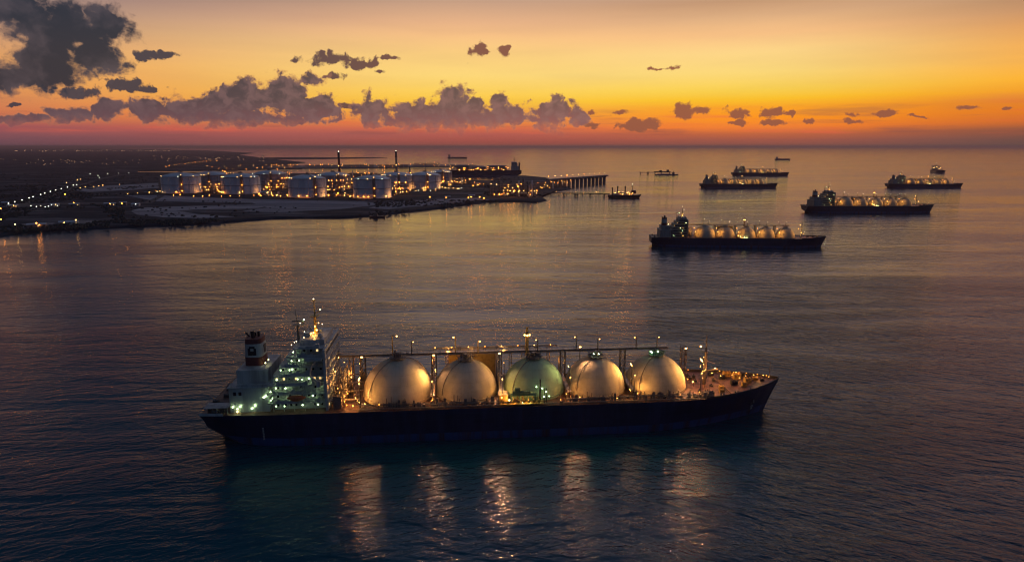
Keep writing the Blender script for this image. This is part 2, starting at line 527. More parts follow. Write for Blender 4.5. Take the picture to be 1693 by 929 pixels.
# ------------------------------------------------------------------ sea
def build_sea():
    m = bpy.data.materials.new('sea_water')
    m.use_nodes = True
    nt = NT(m.node_tree)
    b = nt.n['Principled BSDF']
    g = nt.new('ShaderNodeNewGeometry')
    pos = g.outputs['Position']

    def rot(a, sx, sy):
        r = nt.new('ShaderNodeVectorRotate', rotation_type='Z_AXIS')
        nt.l.new(pos, r.inputs['Vector'])
        r.inputs['Angle'].default_value = R(a)
        return nt.vmath('MULTIPLY', r.outputs[0], (sx, sy, 0.0))

    sx = nt.new('ShaderNodeSeparateXYZ')
    nt.l.new(pos, sx.inputs[0])
    side = nt.mapr(sx.outputs[0], -60.0, 150.0)

    def two(a1, a2, kx, ky, det, rough, dist):
        return nt.math('ADD', nt.math('MULTIPLY', nt.noise(rot(a1, kx, ky), 1.0, det, rough, dist=dist), nt.math('SUBTRACT', 1.0, side)),
                       nt.math('MULTIPLY', nt.noise(rot(a2, kx, ky), 1.0, det, rough, dist=dist), side))

    swell = nt.noise(rot(12, 0.010, 0.030), 1.0, 3.0, 0.5)
    w1 = two(-12, 30, 0.040, 0.120, 3.0, 0.5, 0.8)
    w2 = two(-24, 22, 0.13, 0.36, 4.0, 0.6, 0.5)
    rip = two(-10, 24, 0.30, 0.62, 4.0, 0.6, 0.4)
    patch = nt.noise(rot(-4, 0.0011, 0.0045), 1.0, 5.0, 0.6, dist=0.8)
    patch2 = nt.noise(rot(3, 0.0042, 0.020), 1.0, 4.0, 0.6, dist=1.2)
    calm = nt.math('MULTIPLY', nt.mapr(patch, 0.36, 0.66, 0.5, 1.25), nt.mapr(patch2, 0.30, 0.62, 0.62, 1.12))
    h = nt.math('MULTIPLY', swell, 1.6)
    h = nt.math('ADD', h, nt.math('MULTIPLY', w1, 2.1))
    h = nt.math('ADD', h, nt.math('MULTIPLY', w2, 1.15))
    h = nt.math('ADD', h, nt.math('MULTIPLY', rip, 0.50))
    bp = nt.new('ShaderNodeBump')
    bp.inputs['Strength'].default_value = 1.0
    bp.inputs['Distance'].default_value = 1.0
    nt.l.new(nt.math('MULTIPLY', nt.math('MULTIPLY', h, calm), nt.math('MULTIPLY', nt.mapr(side, 0.0, 1.0, 0.46, 1.08, False), nt.mapr(sx.outputs[1], 300.0, 1100.0, 1.0, 0.44))), bp.inputs['Height'])
    nt.l.new(bp.outputs[0], b.inputs['Normal'])
    nt.put(b.inputs['Base Color'], (0.0005, 0.060, 0.085, 1.0))
    b.inputs['IOR'].default_value = 1.345
    b.inputs['Specular Tint'].default_value = (0.96, 0.91, 1.0, 1.0)
    nt.put(b.inputs['Roughness'], nt.mapr(patch, 0.35, 0.65, 0.028, 0.075))
    MATS['sea_water'] = m
    mb = MB()
    S = 300000.0
    mb.add([(-S, -5000, 0), (S, -5000, 0), (S, S, 0), (-S, S, 0)], [(0, 1, 2, 3)])
    o = mb.build('sea', 'sea_water')
    tag(o, 'dark rippled open sea under the sunset', None, None, 'structure')


build_sea()


# ------------------------------------------------------------------ land
def poly_area(p):
    return sum(p[i].x * p[(i + 1) % len(p)].y - p[(i + 1) % len(p)].x * p[i].y for i in range(len(p))) / 2


def refine(px, step=18):
    out = []
    for i in range(len(px)):
        (x0, y0), (x1, y1) = px[i], px[(i + 1) % len(px)]
        n = max(1, int(math.hypot(x1 - x0, (y1 - y0) * 2) / step))
        for k in range(n):
            t = k / n
            out.append((x0 + (x1 - x0) * t, y0 + (y1 - y0) * t, k > 0))
    return out


def land_poly(name, px, m, h, slope, kind='structure', label=None, jitter=0.0, z0=-1.5, step=18):
    pts = []
    for x, y, mid in refine(px, step):
        p = at(x, y)
        if mid and jitter:
            d = p.length
            n = mnoise.noise_vector(Vector((p.x * 0.012, p.y * 0.012, 3.1))) + mnoise.noise_vector(Vector((p.x * 0.04, p.y * 0.04, 7.7))) * 0.5
            p += Vector((n.x, n.y, 0)) * jitter * (d / 1500)
        pts.append(Vector((p.x, p.y, 0)))
    if poly_area(pts) < 0:
        pts.reverse()
    n = len(pts)
    vs = [(p.x, p.y, z0) for p in pts]
    fs = []
    rings = [(0.25, h * 0.45), (1.0, h)]
    for f, zz in rings:
        for i in range(n):
            e0 = (pts[i] - pts[i - 1]).normalized()
            e1 = (pts[(i + 1) % n] - pts[i]).normalized()
            nn = Vector((-(e0 + e1).y, (e0 + e1).x, 0))
            if nn.length > 1e-4:
                nn.normalize()
            q = pts[i] + nn * slope * f
            vs.append((q.x, q.y, zz))
    for r in range(len(rings)):
        for i in range(n):
            j = (i + 1) % n
            fs.append((r * n + i, r * n + j, (r + 1) * n + j, (r + 1) * n + i))
    fs.append(tuple(range(len(rings) * n, (len(rings) + 1) * n)))
    mb = MB().add(vs, fs)
    o = mb.build(name, m)
    return tag(o, label, None, None, kind)


def land_mat(name, dark, sand, lo, hi, sx=0.004, sy=0.016):
    m = bpy.data.materials.new(name)
    m.use_nodes = True
    nt = NT(m.node_tree)
    b = nt.n['Principled BSDF']
    g = nt.new('ShaderNodeNewGeometry')
    v = nt.vmath('MULTIPLY', g.outputs['Position'], (sx, sy, 0.0))
    n = nt.noise(v, 1.0, 9.0, 0.58, dist=0.9)
    f = nt.noise(nt.vmath('MULTIPLY', g.outputs['Position'], (1, 1, 0)), 0.035, 8.0, 0.65)
    k = nt.math('ADD', n, nt.math('MULTIPLY', nt.math('SUBTRACT', f, 0.5), 0.22))
    c = nt.mix(nt.mapr(k, lo, hi), dark + (1.0,), sand + (1.0,))
    c = nt.mix(nt.mapr(f, 0.45, 0.7, 0.0, 0.5), c, tuple(x * 0.5 for x in dark) + (1.0,))
    nt.put(b.inputs['Base Color'], c)
    b.inputs['Roughness'].default_value = 0.95
    b.inputs['Specular IOR Level'].default_value = 0.1
    MATS[name] = m


land_mat('coastal_scrub', (0.018, 0.036, 0.050), (0.20, 0.19, 0.19), 0.48, 0.70)
land_mat('sand_flats', (0.24, 0.23, 0.235), (0.47, 0.42, 0.40), 0.35, 0.65, 0.003, 0.02)
mat('scrub_leaf', (0.020, 0.034, 0.030), 0.9, c2=(0.034, 0.045, 0.034), scale=0.05)
land_mat('dark_rock', (0.012, 0.014, 0.016), (0.04, 0.036, 0.034), 0.45, 0.7, 0.03, 0.05)
land_mat('plant_yard', (0.06, 0.055, 0.05), (0.15, 0.13, 0.115), 0.4, 0.65)

COAST = [(-420, 430), (0, 393), (30, 386), (60, 383), (110, 381), (150, 379), (220, 376), (300, 373), (380, 368), (450, 362), (510, 361), (560, 361), (600, 359), (640, 355), (700, 349), (760, 341), (806, 335),
         (850, 334), (888, 336), (905, 332), (899, 328), (893, 323), (915, 318), (946, 313), (925, 303), (905, 295), (868, 291.5), (830, 292), (808, 300), (780, 299), (747, 297), (700, 291), (620, 288.5), (520, 288), (430, 287.5), (330, 286.5), (228, 286),
         (228, 283), (330, 283), (430, 281), (500, 279.5), (520, 276), (470, 273), (505, 269), (455, 264), (415, 259), (395, 256.5), (420, 253.5), (340, 249), (200, 246.5), (0, 245.3), (-420, 245.3)]
land_poly('ground', COAST, 'coastal_scrub', 4.0, 9.0, label='dark low scrubland of the headland', jitter=7.0)
land_poly('spit_ground', [(440, 263.6), (520, 263.4), (610, 262), (640, 261), (600, 260.6), (500, 260.6), (430, 261)], 'coastal_scrub', 3.0, 6.0, label='thin low spit of land reaching out to sea', jitter=20)
land_poly('quay_ground', [(440, 279), (560, 278.5), (745, 276.5), (800, 277.5), (800, 275.5), (745, 273.2), (560, 274), (445, 276)], 'concrete', 5.0, 2.0, label='long quay behind the storage tanks')


def sheet(name, px, m, z, label, jitter=5.0):
    pts = []
    for x, y, mid in refine(px, 10):
        p = at(x, y)
        n = mnoise.noise_vector(Vector((p.x * 0.008, p.y * 0.008, 1.3))) + mnoise.noise_vector(Vector((p.x * 0.03, p.y * 0.03, 5.3))) * 0.6
        pts.append((p.x + n.x * jitter * 2, p.y + n.y * jitter * 2, z))
    if poly_area([Vector(p) for p in pts]) < 0:
        pts.reverse()
    o = MB().add(pts, [tuple(range(len(pts)))]).build(name, m)
    return tag(o, label, None, None, 'structure')


sheet('sand_ground', [(212, 352), (240, 346), (330, 343), (430, 340), (445, 343), (420, 348), (330, 349), (290, 352), (330, 358), (390, 362), (330, 365), (270, 362), (225, 358)], 'sand_flats', 4.02, 'pale sandy clearing near the shore')
sheet('sand_ground', [(205, 326), (260, 325), (340, 329), (420, 332), (500, 333), (600, 336), (640, 340), (560, 349), (470, 354), (400, 352), (440, 346), (420, 338), (330, 337), (260, 335)], 'sand_flats', 4.04, 'pale sandy flats below the storage tanks')
sheet('sand_ground', [(640, 338), (720, 332), (790, 329), (840, 331), (760, 337), (690, 344), (640, 349), (610, 347)], 'sand_flats', 4.02, 'sandy foreshore below the terminal')
sheet('sand_ground', [(120, 316), (180, 309), (268, 304), (268, 312), (220, 316), (150, 320)], 'sand_flats', 4.02, 'sandy strip west of the tanks')
sheet('yard_ground', [(262, 324), (470, 324), (480, 330), (660, 331), (760, 322), (800, 306), (740, 300), (690, 294), (560, 292), (300, 291), (262, 300)], 'plant_yard', 4.06, 'paved yard around the storage tanks', 2.0)
sheet('yard_ground', [(795, 332), (885, 331), (905, 322), (935, 312), (900, 303), (830, 302), (800, 315)], 'plant_yard', 4.03, 'paved yard at the jetty head', 2.0)
sheet('road', [(0, 345), (70, 330), (100, 319), (128, 308), (165, 297), (200, 290), (204, 290), (172, 297), (138, 308), (112, 319), (84, 330), (22, 346), (0, 352)], 'asphalt', 4.03, 'coastal road running inland', 0.5)
sheet('road', [(90, 341), (0, 347), (0, 343), (40, 340), (90, 338), (240, 337), (268, 324), (276, 324), (250, 339)], 'asphalt', 4.05, 'service road toward the tanks', 0.5)
sheet('pavement', [(30, 380), (85, 376), (92, 372), (60, 371), (36, 374)], 'concrete', 4.03, 'lit waterside hardstanding', 0.4)
sheet('pavement', [(95, 372), (112, 374), (150, 372), (170, 370), (150, 367.5), (112, 368.5)], 'concrete', 4.03, 'pale lit parking apron by the shore', 0.4)


# ------------------------------------------------------------------ ship building
def ship_hull(L, B, zd, stern_rise=6.0, bow_over=0.027, sheer=2.0, m='navy_hull', parent=None, entry=0.235, n=72):
    """lofted hull; returns (hull, deck outline)"""
    hb = B / 2
    xs = [L * (1 - math.cos(math.pi * i / n)) / 2 for i in range(n + 1)]

    def deck_half(x):
        u = x / L
        if u < 0.13:
            return hb * (0.90 + 0.10 * math.sin(u / 0.13 * math.pi / 2))
        if u > 1 - entry:
            k = (u - (1 - entry)) / entry
            return hb * max(0.0, 1 - k ** 2.3) ** 0.86
        return hb

    Lw = L * (1 - bow_over)

    def wl_half(x):
        u = x / L
        if u < 0.16:
            return hb * (0.55 + 0.45 * math.sin(u / 0.16 * math.pi / 2))
        e2 = entry * 1.18
        if x > Lw * (1 - e2):
            k = min(1.0, (x - Lw * (1 - e2)) / (Lw * e2))
            return hb * max(0.0, 1 - k ** 1.75)
        return hb

    def zdeck(x):
        u = x / L
        return zd + (sheer * ((u - 0.8) / 0.2) ** 2 if u > 0.8 else 0.0)

    def zbot(x):
        u = x / L
        return -4.0 + (4.0 + stern_rise) * max(0.0, 1 - u / 0.085) ** 1.3

    K = 10
    vs, fs = [], []
    for x in xs:
        d, w, zt, zb = deck_half(x), wl_half(x), zdeck(x), zbot(x)
        over = max(0.0, x - Lw) / (L - Lw) if L > Lw else 0
        if over > 0:
            zb = -4.0 + (zt + 4.0 - 0.6) * over ** 0.75
        row = []
        for k in range(K + 1):
            s = k / K
            z = zb + (zt - zb) * s
            q = s ** 1.6
            y = w + (d - w) * q
            if s < 0.15 and over == 0:
                y *= 0.86 + 0.14 * (s / 0.15)
            row.append((x, -max(y, 0.02), z))
        vs += row + [(a, -b_, c_) for a, b_, c_ in row]
    W = 2 * (K + 1)
    for i in range(n):
        for k in range(K):
            a, b_ = i * W + k, (i + 1) * W + k
            fs.append((a, b_, b_ + 1, a + 1))
            a, b_ = i * W + K + 1 + k, (i + 1) * W + K + 1 + k
            fs.append((a, a + 1, b_ + 1, b_))
        a, b_ = i * W, (i + 1) * W
        fs.append((a, a + K + 1, b_ + K + 1, b_))
    fs.append(tuple(range(0, K + 1)) + tuple(range(W - 1, K, -1)))
    hull = MB().add(vs, fs, True)
    me = hull.build('hull', m, parent)
    # flat transom
    me.data.polygons[len(fs) - 1].use_smooth = False
    outline = [(x, deck_half(x), zdeck(x)) for x in xs]
    return me, outline


def deck_mesh(outline, inset=0.25, dz=-0.06):
    vs, fs = [], []
    for x, h, z in outline:
        hh = max(0.01, h - inset)
        vs += [(x, -hh, z + dz), (x, hh, z + dz)]
    for i in range(len(outline) - 1):
        fs.append((2 * i, 2 * i + 2, 2 * i + 3, 2 * i + 1))
    return MB().add(vs, fs)


def strip_wall(outline, z0, z1, th, x0, x1, m, parent):
    """a bulwark along each deck edge, one part per side"""
    o = [q for q in outline if x0 <= q[0] <= x1]
    for s in (-1, 1):
        vs, fs = [], []
        for x, h, z in o:
            hi = max(0.0, h - th)
            vs += [(x, s * h, z + z0), (x, s * h, z + z1), (x, s * hi, z + z1), (x, s * hi, z + z0)]
        for i in range(len(o) - 1):
            a, b_ = 4 * i, 4 * i + 4
            for k in range(4):
                k2 = (k + 1) % 4
                fs.append((a + k, b_ + k, b_ + k2, a + k2) if s < 0 else (a + k, a + k2, b_ + k2, b_ + k))
        MB().add(vs, fs).build('bulwark', m, parent)


def railing(mb, pts, h=1.1, r=0.07, post=3.0):
    for a, b_ in zip(pts, pts[1:]):
        a, b_ = Vector(a), Vector(b_)
        for k in (1.0, 0.55):
            mb.tube(a + Vector((0, 0, h * k)), b_ + Vector((0, 0, h * k)), r, n=4, cap=False)
        n = max(1, int((b_ - a).length / post))
        for i in range(n + 1):
            q = a.lerp(b_, i / n)
            mb.tube(q, q + Vector((0, 0, h)), r, n=4, cap=False)
    return mb


def lamp_part(name, p, r, m, parent):
    return MB().ball((0, 0, 0), r * (0.72 if r < 0.62 else 0.8), 6).build(name, m, parent, p)


def floodlight(p, aim, w, m, parent, name='floodlight'):
    """boxed floodlight with one glowing face turned to aim"""
    p, aim = Vector(p), Vector(aim)
    d = (aim - p).normalized()
    u = d.cross(Vector((0, 0, 1))).normalized()
    v = u.cross(d)
    mb = MB()
    c0 = p - d * 0.12
    vs = []
    for dd, k in ((0, 1.08), (-0.55, 0.8)):
        for su, sv in ((-1, -1), (1, -1), (1, 1), (-1, 1)):
            vs.append(c0 + d * dd + u * (su * w / 2 * k) + v * (sv * w * 0.38 * k))
    mb.add(vs, [(0, 3, 2, 1), (4, 5, 6, 7), (0, 1, 5, 4), (1, 2, 6, 5), (2, 3, 7, 6), (3, 0, 4, 7)])
    h = mb.build(name, 'dark_steel', parent)
    q = [p + u * (su * w / 2) + v * (sv * w * 0.38) for su, sv in ((-1, -1), (1, -1), (1, 1), (-1, 1))]
    MB().add(q, [(0, 3, 2, 1)]).build('lens', m, h)
    return h


def glow(parent, p, watts, c=(1.0, 0.45, 0.10), r=0.4, aim=None, cone=80):
    ld = bpy.data.lights.new('lamp_light', 'SPOT' if aim is not None else 'POINT')
    ld.energy = watts
    ld.color = c
    ld.shadow_soft_size = r
    o = bpy.data.objects.new('lamp_light', ld)
    COL.objects.link(o)
    o.parent = parent
    o.location = p
    if aim is not None:
        ld.spot_size = R(cone)
        ld.spot_blend = 1.0
        o.rotation_euler = (Vector(aim) - Vector(p)).to_track_quat('-Z', 'Y').to_euler()
    return o


def lamp_post(parent, x, y, z0, z1, arm=(1.6, 0), em=E_AM, r=0.28, br=0.5, m='yellow_paint', name='lamp_post'):
    mb = MB().tube((x, y, z0), (x, y, z1), r, r * 0.6, 8)
    if arm:
        mb.tube((x, y, z1 - 0.3), (x + arm[0], y + arm[1], z1), r * 0.5, n=6)
        mb.cbox((x, y, z1 - 1.2), (1.0, 1.0, 0.12))
    o = mb.build(name, m, parent)
    ax, ay = (arm if arm else (0, 0))
    lamp_part('lamp', (x + ax, y + ay, z1 - 0.45 if arm else z1 + br), br, em, o)
    return o


def truss_tower(mb, x, y, z0, z1, w, r=0.16):
    for sx in (-1, 1):
        for sy in (-1, 1):
            mb.tube((x + sx * w, y + sy * w, z0), (x + sx * w, y + sy * w, z1), r, n=5)
    n = max(2, int((z1 - z0) / (2 * w + 1.2)))
    for i in range(n):
        a, b_ = z0 + (z1 - z0) * i / n, z0 + (z1 - z0) * (i + 1) / n
        for sy in (-1, 1):
            mb.tube((x - w, y + sy * w, a), (x + w, y + sy * w, b_), r * 0.7, n=4, cap=False)
            mb.tube((x - w, y + sy * w, b_), (x + w, y + sy * w, b_), r * 0.7, n=4, cap=False)
        for sx in (-1, 1):
            mb.tube((x + sx * w, y - w, b_), (x + sx * w, y + w, a), r * 0.7, n=4, cap=False)
    return mb


ZD = 16.5
DOMES = [(94, 18.2), (129.2, 16.4), (165.2, 16.2), (198.5, 16.0), (232.0, 16.0)]


def dome(parent, x, r, m, k):
    """half-sphere tank cover on a low skirt"""
    prof = [(r, 0.0), (r, 2.2)]
    prof += [(r * math.cos(math.pi / 2 * i / 18), 2.2 + r * math.sin(math.pi / 2 * i / 18)) for i in range(1, 19)]
    prof[-1] = (0.01, 2.2 + r)
    o = MB().lathe(prof, (0, 0, 0), 72).build('tank_dome', m, parent, (x, 0, ZD - 1.0))
    # weld rings and stairs
    rg = MB().lathe([(r + 0.05, 2.0), (r + 0.3, 2.05), (r + 0.3, 2.45), (r + 0.05, 2.5)], n=72)
    rg.build('skirt_ring', m, o)
    for s in (-1, 1):
        st = MB()
        pts = []
        for i in range(1, 17):
            t = math.pi / 2 * i / 17
            rr = r + 0.35
            a = R(222) if s < 0 else R(35)
            pts.append((rr * math.cos(t) * math.cos(a), rr * math.cos(t) * math.sin(a), 2.2 + rr * math.sin(t)))
        for a_, b_ in zip(pts, pts[1:]):
            st.tube(a_, b_, 0.17, n=5, cap=False)
        st.build('dome_stair', 'pipe_steel', o)
    return o


def dome_top(o, r, det, green=False):
    """the valve platform on a dome's crown"""
    z = 2.2 + r
    m = 'green_steel' if green else 'grey_steel'
    mb = MB().lathe([(0.01, z + 0.9), (4.2, z + 0.9), (4.2, z + 0.6), (0.01, z + 0.6)], n=16, smooth=False)
    for i in range(8):
        t = i * math.pi / 4
        mb.tube((3.8 * math.cos(t), 3.8 * math.sin(t), z - 0.9), (3.8 * math.cos(t), 3.8 * math.sin(t), z + 2.0), 0.10, n=4)
    for k in (1.5, 2.0):
        mb.lathe([(4.1, z + k), (4.2, z + k + 0.1), (4.3, z + k), (4.2, z + k - 0.1), (4.1, z + k)], n=16)
    pl = mb.build('top_platform', m, o)
    if det:
        pp = MB()
        rr = random.Random(int(r * 100) + (5 if green else 0))
        pp.tube((0, 0, z + 0.9), (0, 0, z + 3.4), 1.1, n=12)
        for i in range(9):
            a = rr.uniform(0, 6.28)
            q = rr.uniform(0.8, 3.4)
            pp.tube((q * math.cos(a), q * math.sin(a), z + 0.8), (q * math.cos(a), q * math.sin(a), z + rr.uniform(1.8, 4.2)), rr.uniform(0.15, 0.4), n=6)
        for i in range(4):
            pp.tube((rr.uniform(-4, 4), rr.uniform(-3, 3), z + rr.uniform(1.4, 3)), (rr.uniform(-6, 6), rr.uniform(-3, 3), z + rr.uniform(1.4, 3)), 0.25, n=6)
        pp.build('valve', m, o)


def make_carrier(label, det):
    root = thing('gas_carrier', label, 'ship')
    L, B = 302.0, 45.6
    hull, outl = ship_hull(L, B, ZD, parent=root, sheer=1.6)
    rud = MB().box(3.0, 11.0, -0.6, 0.6, -4, 6.0).box(11.2, 30.0, -2.2, 2.2, -4, 1.5)
    rud.build('rudder', 'dark_red_hull', hull)
    deck_mesh(outl).build('deck', 'deck_paint', root)
    strip_wall(outl, -0.2, 1.15, 0.3, 250, 999, 'dark_steel', root)
    if det:
        hv = [v.co for v in hull.data.vertices]
        for x_ in (284.0, 30.0):
            dm = MB()
            zz = 3.4
            while zz < 10.0:
                near_ = sorted(hv, key=lambda c_: (c_.x - x_) ** 2 * 0.25 + (c_.z - zz) ** 2 + (0 if c_.y < 0 else 1e6))[:2]
                y_ = min(c_.y for c_ in near_)
                dm.box(x_ - 0.35, x_ + 0.35, y_ - 0.22, y_ + 0.6, zz, zz + 0.5)
                zz += 0.85
            dm.build('draught_marking', 'white_paint', hull)
    # rails along the cargo deck
    if det:
        for s in (-1, 1):
            o = [q for q in outl if 60 < q[0] < 262]
            railing(MB(), [(x, s * (h - 0.4), z) for x, h, z in o], 1.15, 0.06, 3.0).build('railing', 'grey_steel', root)
    # ---- domes
    for k, (x, r) in enumerate(DOMES):
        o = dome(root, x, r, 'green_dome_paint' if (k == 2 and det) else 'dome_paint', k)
        dome_top(o, r, det, k == 4 and det)
        if det and k in (3, 4):
            for j in range(4 if k == 4 else 2):
                lamp_part('platform_lamp', (rnd.uniform(-4, 4), rnd.uniform(-3, 1), 2.2 + r + 2.6), 0.32, E_GR, o)
    # ---- catwalk over the dome crowns
    cw = MB()
    cw.box(62, 240, 5.2, 8.2, 36.3, 36.7)
    for y in (5.4, 8.0):
        cw.tube((62, y, 37.9), (240, y, 37.9), 0.1, n=4)
        for i in range(60):
            cw.tube((62 + i * 3, y, 36.6), (62 + i * 3, y, 37.9), 0.08, n=4, cap=False)
    for y, z in ((4.4, 35.9), (6.0, 35.7), (7.2, 35.7), (9.0, 35.9)):
        cw.tube((62, y, z), (240, y, z), 0.34, n=6)
    cwo = cw.build('catwalk', 'pipe_steel', root)
    for x in (75, 112.5, 147.3, 182.0, 215.2, 249.5) if det else (112.5, 147.3, 182, 215.2):
        tw = truss_tower(MB(), x, 6.7, ZD, 36.3, 1.3, 0.22 if det else 0.35)
        tw.build('catwalk_tower', 'grey_steel', root)
    # ---- lamp posts standing on the catwalk and dome crowns
    for x, zt, side in ((91, 47.0, 1), (101, 43.6, 1), (124, 45.6, -1), (136, 43.0, 1), (168, 43, -1), (189, 44, -1), (200.8, 42.6, 1), (222, 43, -1), (233.6, 42.8, 1)):
        bright = x in (91, 124, 136)
        lamp_post(root, x, 4.8, 35.5, zt, (side * 2.4 if x == 91 else side * 0.9, 0), E_AM if det else E_WH, 0.38 if det else 0.45, 0.55 if bright else 0.36, 'yellow_paint' if bright else 'grey_steel')
    vm = MB().tube((162.2, 4.5, 34), (162.2, 4.5, 46), 0.95, 0.9, 12).tube((162.2, 4.5, 46), (162.2, 4.5, 50), 0.7, 0.6, 10).lathe([(0.5, 46.2), (1.6, 46.2), (1.6, 46.6), (0.5, 46.6)], (162.2, 4.5, 0), 12)
    vo = vm.build('vent_mast', 'yellow_paint', root)
    for dx in (-1.3, 1.3, 0):
        lamp_part('lamp', (162.2 + dx, 4.5 - (1.3 if dx == 0 else 0.3), 45.6), 0.62, E_AM, vo)
    # ---- fore mast
    fm = MB().tube((259.5, 0, ZD), (259.5, 0, 36), 1.0, 0.75, 10).tube((259.5, 0, 36), (259.5, 0, 44), 0.45, 0.25, 8)
    fm.cbox((259.5, 0, 35.5), (3.4, 3.4, 0.3)).tube((259.5, -3, 40), (259.5, 3, 40), 0.16, n=5).tube((256.7, 0, 37.4), (260, 0, 37.2), 0.2, n=5).tube((259.5, 0, 24), (266, -1.5, 25.5), 0.3, n=6).tube((259.5, 0, 30), (265, 0, 28), 0.15, n=5)
    fo = fm.build('fore_mast', 'pipe_steel', root)
    lamp_part('lamp', (256.4, 0, 38.0), 0.62, E_AM, fo)
    for zz in (20, 24, 28, 32):
        lamp_part('lamp', (258.3, -0.4, zz), 0.22, E_AM, fo)
    lamp_part('lamp', (264.5, -1.6, 26.0), 0.34, E_WH, fo)
    lamp_part('lamp', (263.0, -1.6, 23.2), 0.3, E_AM, fo)
    # ---- accommodation block
    acc = MB()
    LV = [(16.5, 33.0), (21.0, 33.0), (25.5, 33.0), (30.0, 33.5), (34.5, 36.5), (39.0, 40.0), (43.5, 44.5)]
    for i, (z, x0) in enumerate(LV):
        hw = 19.0 - (0.8 * max(0, i - 3))
        acc.box(x0 + 1.5, 60.0, -hw + 3.2, hw - 3.2, z, z + 4.5 - (0.0 if i < 6 else 0.4))
    acc.box(60.0, 61.2, -19.6, 19.6, ZD, 47.5)
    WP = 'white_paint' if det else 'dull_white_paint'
    acco = acc.build('accommodation_block', WP, root)
    for i, (z, x0) in enumerate(LV[1:] + [(47.6, 46.5)]):
        hw = 19.6 - 0.7 * max(0, i - 2)
        sl = MB().box(x0 - 0.8, 59.95, -hw, hw, z - 0.22, z + 0.22)
        if det:
            railing(sl, [(59.8, -hw + 0.15, z + 0.2), (x0 - 0.6, -hw + 0.15, z + 0.2), (x0 - 0.6, hw - 0.15, z + 0.2)], 1.1, 0.06, 2.2)
            a_ = int(x0) + rnd.uniform(0, 8)
            b_ = a_ + rnd.uniform(6, 14)
            sl.box(a_, min(59.8, b_), -hw, -hw + 0.12, z + 0.2, z + 1.25)
            for k_ in range(5):
                q_ = rnd.uniform(x0 + 1, 57)
                sl.box(q_, q_ + rnd.uniform(0.6, 2.2), -hw + 0.5, -hw + 1.8, z + 0.2, z + rnd.uniform(0.8, 2.4))
            sl.tube((x0 + 2 + 7 * (z % 2), -hw + 0.9, z + 0.2), (x0 + 7 + 7 * (z % 2), -hw + 0.9, z + 4.6), 0.22, n=5)
            for xx in range(int(x0) + 2, 60, 5):
                sl.tube((xx, -hw + 0.4, z - 4.3), (xx, -hw + 0.4, z - 0.2), 0.14, n=5)
        sl.build('deck_slab', WP, acco)
    if det:
        fm_ = MB()
        for z in (21, 25.5, 30, 34.5, 39, 43.2):
            fm_.box(61.15, 62.5, -19.4, 19.4, z - 0.12, z + 0.12)
            railing(fm_, [(62.4, -19.3, z + 0.1), (62.4, 19.3, z + 0.1)], 1.1, 0.07, 2.6)
        for y_ in (-15, -6, 4, 13):
            fm_.tube((61.5, y_, ZD), (61.5, y_, 43), 0.22, n=6)
        for k_, y_ in enumerate((-12, -10, 9, 11)):
            fm_.tube((61.9, y_, 21 + 4.5 * k_), (61.9, y_ + 5, 25.5 + 4.5 * k_), 0.25, n=5)
        fm_.build('front_gallery', 'white_paint', acco)
        for z in (18.2, 22.4, 26.9, 31.4, 35.9, 40.4):
            for y_ in range(-17, 18, 3):
                if rnd.random() < 0.6:
                    MB().box(61.17, 61.3, y_, y_ + 1.0, z, z + 1.2).build('front_window', MATS['lit_window_glow'] if rnd.random() < 0.12 else 'window_glass', acco)
    # bridge wings
    for sg in (-1, 1):
        ya, yb_ = sorted((sg * 22.5, sg * 18.0))
        yc, yd = sorted((sg * 22.5, sg * 22.2))
        MB().box(52, 59.9, ya, yb_, 43.2, 43.6).box(52, 59.9, yc, yd, 43.6, 44.8).build('bridge_wing', WP, acco)
    if det:
        for i, (z, x0) in enumerate(LV):
            hw = 19.0 - (0.8 * max(0, i - 3)) - 3.2
            for xx in range(int(x0) + 3, 59, 3):
                if rnd.random() < 0.25:
                    continue
                xx += rnd.uniform(-0.5, 0.5)
                w = MB().box(xx, xx + 1.0, -hw - 0.06, -hw + 0.1, z + 1.7, z + 2.8)
                w.build('window', MATS['lit_window_glow'] if rnd.random() < 0.24 else 'window_glass', acco)
        # bridge window band
        for xx in range(46, 59, 2):
            MB().box(xx, xx + 1.6, -12.5, -12.28, 45.2, 46.6).build('bridge_window', 'window_glass', acco)
        for yy in range(-17, 17, 2):
            MB().box(61.18, 61.32, yy, yy + 1.5, 44.6, 46.2).build('bridge_window', 'window_glass', acco)
        # green-white deck lights under the slabs
        px = [(36, 19.9), (40.6, 20), (49, 20.1), (56.4, 20), (35, 24.3), (43.5, 24.4), (44.6, 24.2), (54.2, 24.5), (36.4, 28.9), (41, 28.8), (57, 29), (37, 33.2), (47.8, 33.4), (49, 33.2), (53, 33.3), (39, 37.9), (43.6, 37.8), (44.8, 38.1), (47.5, 42.3), (44, 42.3), (46, 46.5), (34, 27.5), (34.4, 23)]
        for (xx, zz) in px:
            lamp_part('deck_light', (xx + rnd.uniform(-0.6, 0.6), -19.2 + rnd.uniform(0, 1.6) + 0.7 * max(0, (zz - 30) / 4.5), zz - 0.5), rnd.uniform(0.24, 0.40), E_GR, acco)
        for (xx, yy, zz) in ((46.5, -13, 50.5), (47, 2, 51.0), (43, -9, 47.5), (45, -11, 49.4), (56, 3, 54.5), (50, -12, 52)):
            lamp_part('deck_light', (xx, yy, zz), 0.3, E_WH, acco)
    else:
        for k in range(13):
            zz = rnd.choice((20, 24.4, 28.8, 33.2, 37.6, 42))
            xx = rnd.uniform(max(34, zz - 4), 58)
            lamp_part('deck_light', (xx, -19.4, zz), rnd.uniform(0.24, 0.36), E_GR if rnd.random() < 0.42 else E_AM, acco)
